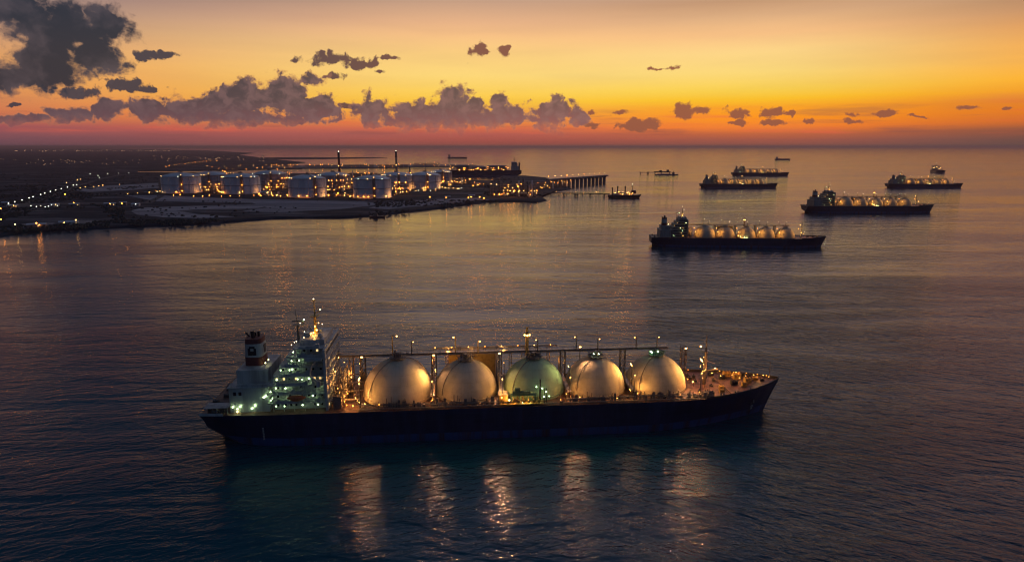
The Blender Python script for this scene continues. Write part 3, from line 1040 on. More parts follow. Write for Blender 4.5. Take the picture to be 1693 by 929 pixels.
        for i, (z, x0) in enumerate(LV):
            hw = 19.0 - (0.8 * max(0, i - 3)) - 3.2
            MB().box(x0 + 3, 58, -hw - 0.06, -hw + 0.1, z + 1.6, z + 2.8).build('window_band', 'window_glass', acco)
        for (zz) in (22, 29, 36):
            lamp_part('deck_light', (63, -8 + zz / 6, zz), 0.7, E_OR, acco)
    # wheelhouse roof gear
    wh = MB().box(47.5, 59.5, -11, 11, 47.9, 50.4)
    wh.cbox((50, -4, 51.3), (3, 3, 1.8)).cbox((54.5, 5, 51.0), (2.2, 4, 1.2)).ball((57, -8, 51.6), 1.2, 10).ball((49, 8, 51.4), 1.0, 10)
    wh.build('wheelhouse', WP, root)
    mm = MB().tube((53.2, 0, 47.4), (53.2, 0, 60), 0.95, 0.7, 10).tube((53.2, 0, 60), (53.2, 0, 68), 0.35, 0.22, 8).cbox((53.2, 0, 59.8), (4.0, 4.4, 0.3)).tube((53.2, -3.6, 63.5), (53.2, 3.6, 63.5), 0.15, n=5).tube((53.2, 0, 61), (56, 0, 62.4), 0.25, n=5)
    mm.cbox((53.2, 0, 68), (1.6, 0.6, 0.6))
    mo = mm.build('main_mast', 'yellow_paint', root)
    for (dx, dy, zz, rr_) in ((-1.0, -1, 51.2, 0.5), (0.8, -1.2, 52.6, 0.55), (0, -1.4, 54.6, 0.42), (-2, -1, 50.9, 0.45), (1.6, 0, 56.0, 0.35)):
        lamp_part('lamp', (53.2 + dx, dy, zz), rr_, E_AM, mo)
    lamp_part('lamp', (53.2, -0.6, 68.7), 0.4, E_WH, mo)
    lamp_part('lamp', (56, 0, 63), 0.36, E_WH, mo)
    rm = MB().tube((44.4, 0, 43.5), (44.4, 0, 55.5), 0.7, 0.5, 8).tube((44.4, 0, 55.5), (43.6, 0, 63), 0.22, 0.15, 6).cbox((44.8, 0, 55.3), (5.5, 3.4, 0.3)).tube((41.8, 0, 57.2), (47.6, 0, 57.2), 0.35, n=6).ball((47.0, 0, 56.8), 0.8, 8).tube((47.4, 0, 55.5), (47.4, 0, 59), 0.12, n=5)
    ro = rm.build('radar_mast', 'grey_steel', root)
    lamp_part('lamp', (47.8, -0.5, 58.0), 0.34, E_GR, ro)
    lamp_part('lamp', (45.8, -0.5, 56.2), 0.26, E_WH, ro)
    # ---- engine casing, funnel
    cs = MB().box(14, 32.9, -18, 18, ZD, 29.0).box(16.5, 31.5, -12.5, 12.5, 29.0, 36.0)
    cs.box(13.2, 32.9, -18.6, 18.6, 29.0, 29.35)
    co = cs.build('engine_casing', WP, root)
    if det:
        for xx in (16, 18.5):
            MB().box(xx, xx + 1.4, -18.06, -17.9, 25.2, 27.0).build('window', 'window_glass', co)
        for (xx, zz) in ((15.5, 19.6), (17.5, 18.6), (19, 19.8), (26, 20), (30.5, 24.2), (31.5, 24.8), (24.5, 18.5)):
            lamp_part('deck_light', (xx, -18.6, zz), 0.33, E_GR, co)
        lamp_part('deck_light', (17.5, -18.7, 17.2), 0.4, E_FS, co)
        rl = MB()
        railing(rl, [(13.4, 18.3, 29.3), (13.4, -18.3, 29.3), (32.6, -18.3, 29.3)], 1.1, 0.06, 2.2)
        rl.build('railing', 'grey_steel', co)
    fn = MB()
    prof = []
    for (z, k) in ((36.0, 1.0), (41.2, 0.97)):
        prof.append((z, k))

    def fun(z0, z1, k0, k1):
        vs = []
        for (z, k) in ((z0, k0), (z1, k1)):
            for i in range(20):
                t = 2 * math.pi * i / 20
                cx_, sy_ = math.cos(t), math.sin(t)
                ex = 4.8 * k * math.copysign(abs(cx_) ** 0.55, cx_)
                ey_ = 6.0 * k * math.copysign(abs(sy_) ** 0.55, sy_)
                vs.append((22.8 + ex, ey_, z))
        return MB().add(vs, [(i, (i + 1) % 20, 20 + (i + 1) % 20, 20 + i) for i in range(20)], True).add(vs[20:], [tuple(range(20))]).add(vs[:20], [tuple(range(20))[::-1]])
    fo_ = fun(36.0, 40.4, 1.0, 0.97).build('funnel', 'red_paint', root)
    fun(40.4, 47.2, 0.965, 0.90).build('funnel_band', 'white_paint', fo_)
    fun(47.2, 49.6, 0.905, 0.86).build('funnel_top', 'red_paint', fo_)
    if det:
        em = MB().box(20.6, 24.6, -5.72, -5.5, 41.4, 43.6).box(20.6, 21.8, -5.68, -5.5, 43.6, 45.0).box(23.4, 24.6, -5.68, -5.5, 43.6, 45.0).box(21.2, 24.0, -5.66, -5.5, 45.0, 46.0)
        em.build('emblem', 'black_paint', fo_)
        MB().box(27.1, 27.4, -1.6, 1.6, 41.6, 45.8).build('emblem', 'black_paint', fo_)
    ex = MB().tube((22.5, -1.5, 49), (22.2, -1.5, 53), 1.0, 1.0, 10).tube((24.4, 1.2, 49), (24.4, 1.2, 52), 0.7, n=8).tube((20.5, 1, 49), (18.0, 1, 51.6), 0.5, n=8).tube((22.5, 2, 49), (22.5, 2, 51.4), 0.6, n=8)
    ex.build('exhaust_pipe', 'black_paint', fo_)
    for (xx, yy, zz) in ((28.8, -6, 37.5), (29.5, -3, 38.2)):
        lamp_part('lamp', (xx, yy, zz), 0.35, E_FS, fo_)
    # ---- machinery between the block and the first dome
    rr = random.Random(11)
    for k in range(16 if det else 4):
        x, y = rr.uniform(63.5, 73), rr.uniform(-19, 17)
        if (x - 94) ** 2 + y * y < 20.5 ** 2:
            continue
        h = rr.uniform(1.5, 8)
        mb = MB().cbox((x, y, ZD + h / 2), (rr.uniform(1.5, 3.4), rr.uniform(1.5, 4), h))
        mb.tube((x, y, ZD + h), (x, y, ZD + h + rr.uniform(1, 4)), 0.35, n=6)
        mb.build('deck_house', 'pipe_steel' if k % 2 else 'grey_steel', root)
    tr = MB()
    for y in (-17, -9, 0, 8, 16):
        truss_tower(tr, 67.5, y, ZD, 30 + (y % 7), 1.1, 0.2)
    for z in (22, 27, 31):
        for dx in (-1, 1):
            tr.tube((67.5 + dx, -17, z), (67.5 + dx, 17, z), 0.25, n=5)
    for i in range(8):
        y = -16 + i * 4
        tr.tube((62, y, 20 + i % 3 * 3), (76, y + 2, 20 + i % 3 * 3), 0.3, n=6)
    tr.build('pipe_rack', 'pipe_steel', root)
    if det:
        for (x, y, z) in ((64.5, -17.5, 21), (66, -16, 19), (70, -18.5, 18.6), (73, -18.6, 18.2), (65, -12, 25), (66, -6, 29), (63.5, -9, 33), (70, -14, 23), (63, 4, 36), (66, 3, 33.6), (71.5, -10, 30), (69, -18.2, 20.5), (64, 12, 35), (74, 2, 33), (76, -17.5, 19.5)):
            lamp_part('deck_light', (x, y, z), rr.uniform(0.22, 0.40), E_OR if rr.random() < 0.6 else E_AM, root)
        # big slewing crane arm by the block
        MB().tube((57.5, -21, 32), (53.5, -21, 35.5), 0.5, n=6).tube((53.5, -21, 35.5), (54.5, -21, 40), 0.55, n=6).tube((54.5, -21, 40), (56.5, -21, 42), 0.4, n=6).cbox((57.5, -20.6, 31), (1.6, 1.6, 3)).build('provision_crane', 'white_paint', root)
        # lifeboats in their davits
        lb = MB()
        vs, fs = [], []
        N = 12
        for i in range(9):
            u = -1 + i / 4
            rw = max(0.05, (1 - abs(u) ** 2.6)) * 1.5
            for j in range(N):
                t = 2 * math.pi * j / N
                vs.append((46.5 + u * 4.6, -20.6 + rw * math.cos(t), 23.9 + rw * 1.05 * math.sin(t) + 0.4 * u * u))
        for i in range(8):
            for j in range(N):
                fs.append((i * N + j, i * N + (j + 1) % N, (i + 1) * N + (j + 1) % N, (i + 1) * N + j))
        lb.add(vs, fs, True)
        lo = lb.build('lifeboat', 'orange_boat', root)
        MB().tube((43, -19.2, 21), (43, -21, 26.6), 0.22, n=6).tube((50, -19.2, 21), (50, -21, 26.6), 0.22, n=6).tube((43, -21, 26.6), (50, -21, 26.6), 0.12, n=5).build('davit', 'white_paint', lo)
    # ---- mooring gear aft
    gear = [(4, -15), (6, -8), (5, 3), (8, 12), (10, -17), (11.5, 2), (3, 14), (9, -12), (7, -18.5), (2.5, -5), (11, 16)] if det else [(5, -14), (7, 2), (5, 13)]
    for (x, y) in gear:
        winch(root, x, y, ZD, rr.uniform(1.1, 1.7), 'grey_steel')
    if det:
        strip_wall(outl, -0.2, 1.1, 0.3, -1, 14, 'white_paint', root)
        # aft platforms
        mb = MB().box(2, 13.5, -19.8, -13, 19.6, 19.85)
        for x in (3, 8, 13):
            for y in (-19.3, -13.4):
                mb.tube((x, y, ZD), (x, y, 19.7), 0.16, n=5)
        railing(mb, [(2.1, -13, 19.85), (2.1, -19.7, 19.85), (13.4, -19.7, 19.85)], 1.1, 0.07, 2)
        mb.build('mooring_platform', 'white_paint', root)
    # ---- manifold and cargo machinery house amidships
    mf = MB()
    for i in range(8):
        x = 147.5 + i * 2.6
        mf.tube((x, -21.5, ZD + 2.2), (x, -14 if 149 < x < 181 else -6, ZD + 2.2), 0.42, n=8)
        mf.tube((x, -21.7, ZD + 2.2), (x, -21.3, ZD + 2.2), 0.75, n=10)
    mf.box(146, 168, -22.0, -17.6, ZD + 0.7, ZD + 0.95)
    mf.build('manifold', 'yellow_paint' if det else 'pipe_steel', root)
    sh = MB().box(145.6, 149.8, -19.6, -14.8, ZD, ZD + 5.0).box(145.2, 150.2, -20.0, -14.4, ZD + 5.0, ZD + 5.3)
    sh.build('cargo_shed', 'yellow_paint', root)
    if det:
        pf = MB().box(151.5, 164.5, -19.8, -16.9, ZD + 4.4, ZD + 4.7)
        for x in (152, 156, 160, 164):
            for y in (-19.5, -17.2):
                pf.tube((x, y, ZD), (x, y, ZD + 4.4), 0.15, n=5)
        railing(pf, [(151.6, -19.7, ZD + 4.7), (164.4, -19.7, ZD + 4.7)], 1.1, 0.07, 2)
        pf.cbox((157, -18.3, ZD + 5.6), (9, 1.8, 1.7)).cbox((155, -18.2, ZD + 7.2), (2.8, 1.6, 1.6))
        pf.build('manifold_platform', 'green_steel', root)
        cr = MB().tube((166.5, -18.5, ZD), (166.5, -18.5, 29), 0.5, 0.35, 8).tube((166.5, -18.5, 27), (166.5, -19, 19.5), 0.16, n=5)
        truss_tower(cr, 169.2, -18.5, ZD, 24, 0.6, 0.1)
        cro = cr.build('manifold_crane', 'dark_steel', root)
        for (x, z) in ((164.5, 25.4), (167.5, 24.5), (169.5, 22.6), (168.4, 20.0), (171, 20.2)):
            lamp_part('lamp', (x, -19.3, z), 0.3, E_GR, cro)
    for (x, y, z, e) in ((146.8, -20.6, 20.8, E_AM), (150.6, -20.4, 19.2, E_FS), (153, -20.8, 18.0, E_AM), (157.5, -20.8, 18.0, E_FS), (161, -20.8, 18.1, E_FS)):
        lamp_part('manifold_lamp', (x, y, z), 0.42 if det else 0.8, e, root)
    # far-side cargo machinery room, lit
    mr_ = MB().box(120, 146, 15.5, 21.5, ZD, 33.0).box(119.6, 146.4, 15.1, 21.9, 33.0, 33.3)
    mr_.build('machinery_room', 'yellow_paint', root)
    if det:
        pr = MB()
        for x in range(112, 182, 7):
            truss_tower(pr, x, 13.5 if (x < 120 or x > 147) else 14.2, 33.4 if 120 <= x <= 146 else ZD, 37, 0.7, 0.12)
        for y in (12.8, 14.3):
            for z in (34.6, 36.4):
                pr.tube((112, y, z), (180, y, z), 0.25, n=6)
        pr.build('pipe_rack', 'pipe_steel', root)
        for x in range(113, 180, 9):
            lamp_part('deck_light', (x, 12.0, 37.4), 0.3, E_AM if x % 2 else E_OR, root)
    # ---- floodlights aimed at the dome flanks
    if det:
        fl = [((113.6, -7, 31), (104, -8, 27), 1.7, E_FL), ((149.2, -3, 33), (138, -4, 30), 0.9, E_FL), ((183.0, -6, 31), (175, -7, 28), 1.3, E_FG), ((216.6, -6, 31), (208, -7, 27), 2.0, E_FL), ((254, -8, 33), (243, -9, 28), 2.2, E_FL),
              ((214.2, -14, 20), (224, -13, 25), 1.2, E_FL), ((146.5, 3, 32), (138, 4, 33), 1.3, E_FL), ((73.5, -13, 20), (82, -12, 22), 1.0, E_FL), ((252, -3, 19), (243, -4, 26), 0.9, E_FL), ((180.6, -14, 19), (190, -12, 24), 0.6, E_FL),
              ((74, -2, 26), (61.5, -5, 34), 2.1, E_FL), ((75, -16, 20), (61.5, -14, 30), 1.8, E_FL), ((257, -6, 27), (272, -8, ZD), 1.6, E_FL), ((260, 8, 24), (275, 6, ZD), 1.3, E_FL)]
        for p, a, w_, e in fl:
            f = floodlight(p, a, w_, e, root)
            dv = (Vector(a) - Vector(p)).normalized()
            glow(root, Vector(p) + dv * 0.15, 3300 * w_ * w_ * (1.0 if e is E_FL else 0.5), (1.0, 0.50, 0.13) if e is E_FL else (0.95, 0.82, 0.30), 0.6, a, 125)
            MB().tube((p[0] + 0.5, p[1], ZD), (p[0] + 0.5, p[1], p[2] - 0.4), 0.16, n=6).build('stand', 'dark_steel', f)
        OR, AMB, GRN = (1.0, 0.33, 0.05), (1.0, 0.46, 0.10), (0.75, 1.0, 0.62)
        for (p, w_, c_) in (((69, -15, 22), 2200, OR), ((66, -6, 27), 2600, OR), ((70, 6, 26), 1800, OR), ((75, -17, 20), 900, AMB), ((112, -18, 20), 700, OR), ((147.5, -12, 22), 1500, AMB), ((150, -21, 20), 700, AMB), ((182, -17, 20), 700, OR), ((216, -16, 20), 900, OR), ((251, -10, 24), 2600, OR), ((252, 9, 25), 2500, OR),
                            ((266, -4, 26), 2600, OR), ((281, 6, 22), 1500, OR), ((291, 1, 21), 700, AMB), ((120, 12.5, 38.5), 1500, AMB), ((150, 11, 39), 1500, AMB), ((133, 9, 40), 1200, AMB), ((112, 12, 30), 1500, OR), ((182, 12, 28), 1500, OR), ((53, -4, 52), 900, AMB), ((160, -21, 19.5), 400, AMB)):
            glow(root, p, w_, c_)
        # overside floodlights on the catwalk towers, thrown over the rail on to the water
        for x, pw in ((75, 11000), (112.5, 15000), (147.3, 26000), (190.5, 24000), (249.5, 42000)):
            hgt = 36.0 if x != 190.5 else 39.0
            f = floodlight((x, 3.4 if x != 190.5 else 1.5, hgt), (x, -60, hgt - 34), 1.1, E_FL, root, 'overside_floodlight')
            glow(root, (x, 3.1 if x != 190.5 else 1.2, hgt - 0.1), pw, (1.0, 0.50, 0.24), 0.5, (x, -60, hgt - 31), 84)
            MB().tube((x, 3.9 if x != 190.5 else 2.0, ZD + 10), (x, 3.9 if x != 190.5 else 2.0, hgt - 0.4), 0.2, n=6).build('stand', 'dark_steel', f)
        for x, w_ in ((76.5, 1100), (112.2, 1300), (147.3, 1000), (181.9, 1300), (215.3, 1900), (250.5, 1600)):  # posts and soft lights added as warm fill on the dome fronts
            lamp_post(root, x, -17.5, ZD, 30.0, (0, -0.8), E_AM, 0.24, 0.34, 'dark_steel')
            glow(root, (x, -18.6, 29.2), w_ * 1.5, (1.0, 0.50, 0.14), 1.2)
        # pipework along the near side of the deck
        for q in range(7):
            x0 = 76 + q * 26
            pm = MB()
            for k_ in range(6):
                y_, z_ = -20.2 + rr.uniform(0, 1.6), ZD + rr.uniform(0.9, 2.6)
                pm.tube((x0, y_, z_), (x0 + 25, y_, z_), rr.uniform(0.10, 0.24), n=6)
            for k_ in range(5):
                xx_ = x0 + 2 + k_ * 5
                pm.tube((xx_, -20.4, ZD), (xx_, -20.4, ZD + 2.8), 0.12, n=5).tube((xx_, -18.4, ZD), (xx_, -18.4, ZD + 2.8), 0.12, n=5).tube((xx_, -20.4, ZD + 2.7), (xx_, -18.4, ZD + 2.7), 0.12, n=5)
            for k_ in range(14):
                q_, h_ = rr.uniform(x0, x0 + 25), rr.uniform(1.5, 4.6)
                pm.cbox((q_, rr.uniform(-20, -18.2), ZD + h_ / 2), (rr.uniform(0.4, 1.6), 0.8, h_)) if k_ % 3 else pm.tube((q_, -19.4, ZD), (q_, -19.4, ZD + h_ + 1.5), 0.2, n=6)
            if not 140 < x0 + 12 < 172:
                pm.build('pipe_run', 'pipe_steel', root)
        for gx in (112.2, 147.3, 181.9, 215.3):
            gm = MB()
            for k_ in range(5):
                y_, z_ = rr.uniform(-16, 14), rr.uniform(18, 31)
                gm.tube((gx - 0.9, y_, ZD), (gx - 0.9, y_, z_), 0.25, n=6).tube((gx - 0.9, y_, z_), (gx + 0.9, y_ + 3, z_), 0.25, n=6)
            gm.box(gx - 1.2, gx + 1.2, -16.5, 14, ZD + 4.4, ZD + 4.6)
            railing(gm, [(gx - 1.2, -16.5, ZD + 4.6), (gx - 1.2, 14, ZD + 4.6)], 1.1, 0.07, 2.5)
            gm.build('cross_gangway', 'pipe_steel', root)
        # small lamps down on deck between the domes
        for (x, y) in ((112, -17), (114, -15), (147, -14), (182, -17.5), (184.5, -18), (187, -18.6), (216, -17), (218, -15.5), (250, -18), (251, 2), (120, -19), (136, -20), (177, -19.6), (206, -20), (239, -20), (86, -20), (79, -19.4)):
            lamp_part('deck_light', (x, y, ZD + rr.uniform(1.2, 3.0)), rr.uniform(0.2, 0.34), E_AM if rr.random() < 0.5 else E_OR, root)
        # clutter on the cargo deck
        for k in range(70):
            x = rr.uniform(76, 252)
            y = rr.choice((-1, 1)) * rr.uniform(15, 20.6)
            if any((x - dx) ** 2 + y * y < (r + 1.4) ** 2 for dx, r in DOMES) or (144 < x < 172 and y < 0) or (118 < x < 148 and y > 0):
                continue
            h = rr.uniform(0.6, 2.4)
            mb = MB().cbox((x, y, ZD + h / 2), (rr.uniform(0.6, 2.2), rr.uniform(0.6, 1.6), h))
            if rr.random() < 0.5:
                mb.tube((x, y, ZD + h), (x, y, ZD + h + rr.uniform(0.4, 1.6)), 0.18, n=6)
            mb.build('deck_locker', rr.choice(('pipe_steel', 'grey_steel', 'dark_steel', 'red_paint')), root)
        for s in (-1, 1):
            for q in (20.9, 21.5):
                MB().tube((76, s * q, ZD + 0.7), (250, s * q, ZD + 0.7), 0.22, n=6).build('deck_pipe', 'pipe_steel', root)
    else:
        for x in (74, 112, 147, 182, 215.5, 252):  # posts and spots added to turn the far carriers' dome fronts golden
            lamp_post(root, x, -19.5, ZD, ZD + 11, (0, 0), E_AM, 0.3, 0.62, 'yellow_paint')
            glow(root, (x, -19.5, ZD + 12.5), 6500, (1.0, 0.45, 0.09), 0.7, (x, 0, ZD + 8), 165)
            lamp_part('deck_light', (x + 0.5, -5, 32), 0.6, E_OR, root)
        glow(root, (70, -12, 26), 5000, (1.0, 0.42, 0.09), 0.6, (61, -8, 30), 150)
        glow(root, (270, -3, 27), 2500, (1.0, 0.40, 0.08), 0.6, (272, 0, ZD), 140)
    # ---- forecastle
    fg = [(266, -8, 1.2), (272, 6, 1.5), (276, 9, 1.9), (275, -3, 1.7), (280, 5, 2.0), (283, -2, 1.8), (286, 4, 1.6), (289, 1, 1.3), (284, 8, 1.2), (279, -7, 1.3), (268, 12, 1.3), (292, -1, 1.0), (264, -13, 1.2)] if det else [(272, 5, 1.6), (280, 2, 1.8), (286, 0, 1.5)]
    for (x, y, s) in fg:
        winch(root, x, y, ZD + (0.9 if x > 275 else 0.2), s, 'dark_steel' if rr.random() < 0.5 else 'yellow_paint')
    if det:
        for (x, y) in ((253, -14), (254.5, -15), (256, -13.5), (252.6, -11), (258, -16), (256, 4), (254, 7), (263, 8), (262, -4), (266, 3), (254, 11), (257, 9)):
            h = rr.uniform(0.8, 2.0)
            MB().cbox((x, y, ZD + h / 2), (rr.uniform(0.9, 2), rr.uniform(0.9, 2), h)).tube((x, y, ZD), (x, y, ZD + h + 0.8), 0.3, n=6).build('deck_locker', 'dark_steel', root)
        for (x, y) in ((252, -18), (262, -17.5), (271, -14.6), (281, -11), (288, -7.6)):
            MB().tube((x, y, ZD), (x, y, ZD + 1.2), 0.45, n=8).tube((x + 1.4, y, ZD), (x + 1.4, y, ZD + 1.2), 0.45, n=8).box(x - 0.7, x + 2.1, y - 0.5, y + 0.5, ZD, ZD + 0.2).build('bollard', 'dark_steel', root)
        MB().box(268.0, 268.3, -15, 15, ZD, ZD + 0.7).build('breakwater', 'deck_paint', root)
        for (x, h, z) in [q for q in outl if 254 < q[0] < 299][::2]:
            lamp_part('deck_light', (x, h - 0.7, z + 0.9), 0.2, E_OR, root)
        for (x, y) in ((277, 4), (281, 8), (284, 2), (289, 3), (294, 2), (296, -0.5), (279, -1), (270, 3)):
            lamp_part('deck_light', (x, y, ZD + 3.2), rr.uniform(0.2, 0.32), E_AM, root)
        jm = MB().tube((296.5, 0, ZD + 1), (296.5, 0, ZD + 12), 0.2, 0.1, 6).tube((296.5, 0, ZD + 11), (298.5, 0, ZD + 10), 0.08, n=4)
        jm.build('jack_staff', 'grey_steel', root)
        # anchor in its pocket and pale draught marks
        MB().tube((283.2, -10.2, 11.2), (283.6, -9.2, 7.6), 0.28, n=6).tube((281.8, -9.9, 8.0), (285.2, -8.6, 8.0), 0.35, n=6).build('anchor', 'dark_steel', hull)
    return root


def winch(parent, x, y, z, s, m):
    mb = MB().box(x - s, x + s, y - s * 0.7, y + s * 0.7, z - 0.3, z + 0.25 * s)
    mb.tube((x - s * 0.8, y, z + s * 0.8), (x + s * 0.8, y, z + s * 0.8), s * 0.55, n=10)
    for k in (-0.85, 0.0, 0.85):
        mb.tube((x + s * k - 0.1, y, z + s * 0.8), (x + s * k + 0.1, y, z + s * 0.8), s * 0.85, n=12)
    mb.cbox((x + s * 1.1, y + s * 0.2, z + s * 0.6), (s * 0.5, s * 0.8, s * 1.1))
    return mb.build('winch', m, parent)


main = make_carrier('largest gas carrier nearest the camera with five storage domes, one of them greenish', True)
main.location = (-153.2, 310.6, 0)
main.rotation_euler.z = R(4.914)
tag(main, group='domed gas carriers')

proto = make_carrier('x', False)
fleet = [
    ((1082, 408.5), (1360, 411.5), 'navy gas carrier anchored beyond the nearest carrier, pale domes and green-lit block at its stern', 287),
    ((1331, 353), (1541, 353), 'navy gas carrier with golden lit domes, between the second nearest carrier and the far pair', 216),
    ((1469, 311), (1588, 311.3), 'small-looking distant gas carrier below the round end-on tanker, alone at the far side', 123),
    ((1160, 311.3), (1283, 311.5), 'distant gas carrier, nearer one of the overlapping pair in mid sea', 127),
    ((1212, 291), (1302, 291.2), 'most distant gas carrier, behind the nearer one of the overlapping pair', 93),
]
for i, (a, b_, label, wpx) in enumerate(fleet):
    o = proto if i == 0 else copy_tree(proto)
    A, Bp = at(*a), at(*b_)
    d = (Bp - A)
    mpp = CAM_H / (math.cos(PITCH) * ((a[1] + b_[1]) / 2 - 242.0))
    s = wpx * mpp / 300.0
    hd = math.atan2(d.y, d.x)
    o.rotation_euler.z = hd
    o.scale = (s,) * 3
    u = d.normalized()
    mid = (A + Bp) / 2
    md = mid.normalized()
    n_ = Vector((-math.sin(hd), math.cos(hd), 0))
    o.location = mid + md * (22.8 * s / max(0.3, md.dot(n_))) - u * (wpx * mpp * (1 + 22.8 * s / mid.length) / 2)
    o.location.z = 0
    tag(o, label, 'ship', 'domed gas carriers')


# ------------------------------------------------------------------ other vessels
def freighter(label, L, B, zd, house_x, tint='navy_hull', lamps=True, masts=3):
    root = thing('cargo_ship', label, 'ship')
    hull, outl = ship_hull(L, B, zd, stern_rise=zd * 0.3, sheer=zd * 0.35, m=tint, parent=root, n=32)
    deck_mesh(outl).build('deck', 'deck_paint', root)
    hx = house_x * L
    bh = MB().box(hx - L * 0.05, hx + L * 0.05, -B * 0.4, B * 0.4, zd, zd + L * 0.06)
    bh.box(hx - L * 0.035, hx + L * 0.045, -B * 0.34, B * 0.34, zd + L * 0.06, zd + L * 0.10)
    bh.box(hx - L * 0.02, hx + L * 0.045, -B * 0.5, B * 0.5, zd + L * 0.10, zd + L * 0.122)
    bo = bh.build('deck_house', 'white_paint', root)
    MB().box(hx + L * 0.045, hx + L * 0.047, -B * 0.45, B * 0.45, zd + L * 0.107, zd + L * 0.117).build('window', 'window_glass', bo)
    MB().tube((hx - L * 0.045, 0, zd + L * 0.05), (hx - L * 0.05, 0, zd + L * 0.14), L * 0.016, L * 0.013, 12).build('funnel', 'red_paint', root)
    MB().tube((hx + L * 0.02, 0, zd + L * 0.12), (hx + L * 0.02, 0, zd + L * 0.19), L * 0.006, L * 0.003, 6).build('mast', 'grey_steel', root)
    for k in range(masts):
        x = L * (0.28 + 0.6 * k / max(1, masts - 1)) if house_x < 0.5 else L * (0.1 + 0.6 * k / max(1, masts - 1))
        MB().tube((x, 0, zd), (x, 0, zd + L * 0.085), L * 0.007, L * 0.005, 8).tube((x, 0, zd + L * 0.075), (x + L * 0.06, 0, zd + L * 0.05), L * 0.004, n=5).build('deck_crane', 'pipe_steel', root)
    for k in range(5):
        x = L * (0.22 + 0.13 * k)
        MB().box(x, x + L * 0.10, -B * 0.3, B * 0.3, zd, zd + L * 0.018).build('hatch_cover', 'red_paint', root)
    if lamps:
        for k in range(6):
            lamp_part('lamp', (hx + L * rnd.uniform(-0.05, 0.06), -B * rnd.uniform(0.1, 0.5), zd + L * rnd.uniform(0.02, 0.13)), L * 0.0045, E_LY, root)
        lamp_part('lamp', (hx + L * 0.02, 0, zd + L * 0.195), L * 0.004, E_LW, root)
    return root


def place(o, px, rz, s=1.0):
    o.location = at(*px)
    o.rotation_euler.z = R(rz)


fr = freighter('squat tanker seen nearly end-on, past the gas carrier with the golden domes', 190, 44, 14, 0.2)
place(fr, (1543, 285.0), -110)
for k in range(7):
    lamp_part('lamp', (30 + 20 * k, -14 + 5 * (k % 5), 24 + (k % 3) * 4), 0.9, E_LY, fr)
f2 = freighter('tiny cargo ship on the horizon, behind the overlapping pair of gas carriers', 165, 28, 13, 0.12, lamps=False)
place(f2, (1281, 265), 0)
f3 = freighter('long low ship near the horizon above the lit quay', 240, 34, 13, 0.1, lamps=False)
place(f3, (740, 262), 0)
# the berthed carrier alongside the quay, bridge toward the open sea
bc = thing('moored_ship', 'dark long ship moored behind the quay, its deck crowded with orange lights', 'ship')
hull, outl = ship_hull(372, 52, 27, stern_rise=10, sheer=2, m='navy_hull', parent=bc, n=48)
deck_mesh(outl).build('deck', 'deck_paint', bc)
bh = MB().box(14, 52, -19, 19, 27, 47).box(20, 50, -17, 17, 47, 62).box(24, 50, -27, 27, 62, 68)
bo = bh.build('deck_house', 'white_paint', bc)
MB().tube((12, 0, 27), (10, 0, 64), 5, 4, 12).build('funnel', 'dark_steel', bc)
MB().tube((36, 0, 68), (36, 0, 92), 1.4, 0.8, 8).cbox((36, 0, 80), (12, 6, 1)).build('mast', 'dark_steel', bc)
for k, (x, l, h) in enumerate(((75, 95, 20), (178, 70, 14), (262, 60, 22))):
    vs = []
    mb = MB()
    N = 10
    prof = [(math.cos(math.pi * i / N), math.sin(math.pi * i / N)) for i in range(N + 1)]
    for xx in (x, x + l):
        vs += [(xx, -20 * c_, 33 + h * 0.9 * s_) for c_, s_ in prof]
    M_ = N + 1
    mb.add(vs, [(i, i + 1, M_ + i + 1, M_ + i) for i in range(N)] + [tuple(range(M_)), tuple(range(M_, 2 * M_))[::-1]], False)
    mb.box(x - 1, x + l + 1, -21, 21, 27, 33)
    mb.build('tank_cover', 'grey_steel', bc)
for k in range(44):
    x = rnd.uniform(55, 365)
    lamp_part('lamp', (x, 22 + rnd.uniform(-1, 3), 29 + rnd.choice((0, 0, 3, 8, 14)) + rnd.uniform(0, 2)), rnd.uniform(0.6, 1.1), E_LO if rnd.random() < 0.75 else E_LY, bc)
pp = MB()
for k in range(26):
    x = 60 + k * 11.5
    pp.tube((x, 23.5, 27), (x, 23.5, 37 + (k % 4) * 2), 0.6, n=5)
for z in (31, 35):
    pp.tube((60, 23.5, z), (350, 23.5, z), 0.7, n=6)
pp.build('pipe_rack', 'pipe_steel', bc)
bc.location = at(862, 290.5)
bc.rotation_euler.z = R(181.5)

# ------------------------------------------------------------------ storage tanks
DP = math.cos(PITCH)


def mpp_at(y, z=0.0):
    return (CAM_H - z) / (DP * (y - 242.0))


TANKS = [  # centre x, base y, half width px, wall top y, crown y, label
    (301.5, 320, 30.5, 293.5, 283.5, 'pale storage tank at the inland end of the front row'),
    (350, 313, 28, 290.5, 282, 'storage tank behind the gap between the first two front tanks'),
    (400, 321, 30.5, 294.5, 284.5, 'pale storage tank with a lit roof edge, second in the front row from inland'),
    (448, 313, 28, 289, 280.5, 'storage tank behind the second and third front tanks'),
    (509.5, 327, 30.5, 297, 287, 'shaded storage tank with an orange-lit edge, third in the front row'),
    (552, 314, 28, 291.5, 281, 'storage tank standing behind, just before the first chimney'),
    (616.5, 328.5, 31.5, 298, 288.5, 'shaded storage tank nearest the shore, below the second chimney'),
    (656, 314, 27, 291.5, 284, 'brightly lit storage tank behind at the foot of the second chimney'),
    (703, 313, 26.5, 291, 283, 'yellowish lit storage tank at the seaward end of the tank farm'),
    (729, 304, 19, 285.5, 278.5, 'bluish storage tank half hidden behind the seaward end tank'),
]
GZ = 4.06
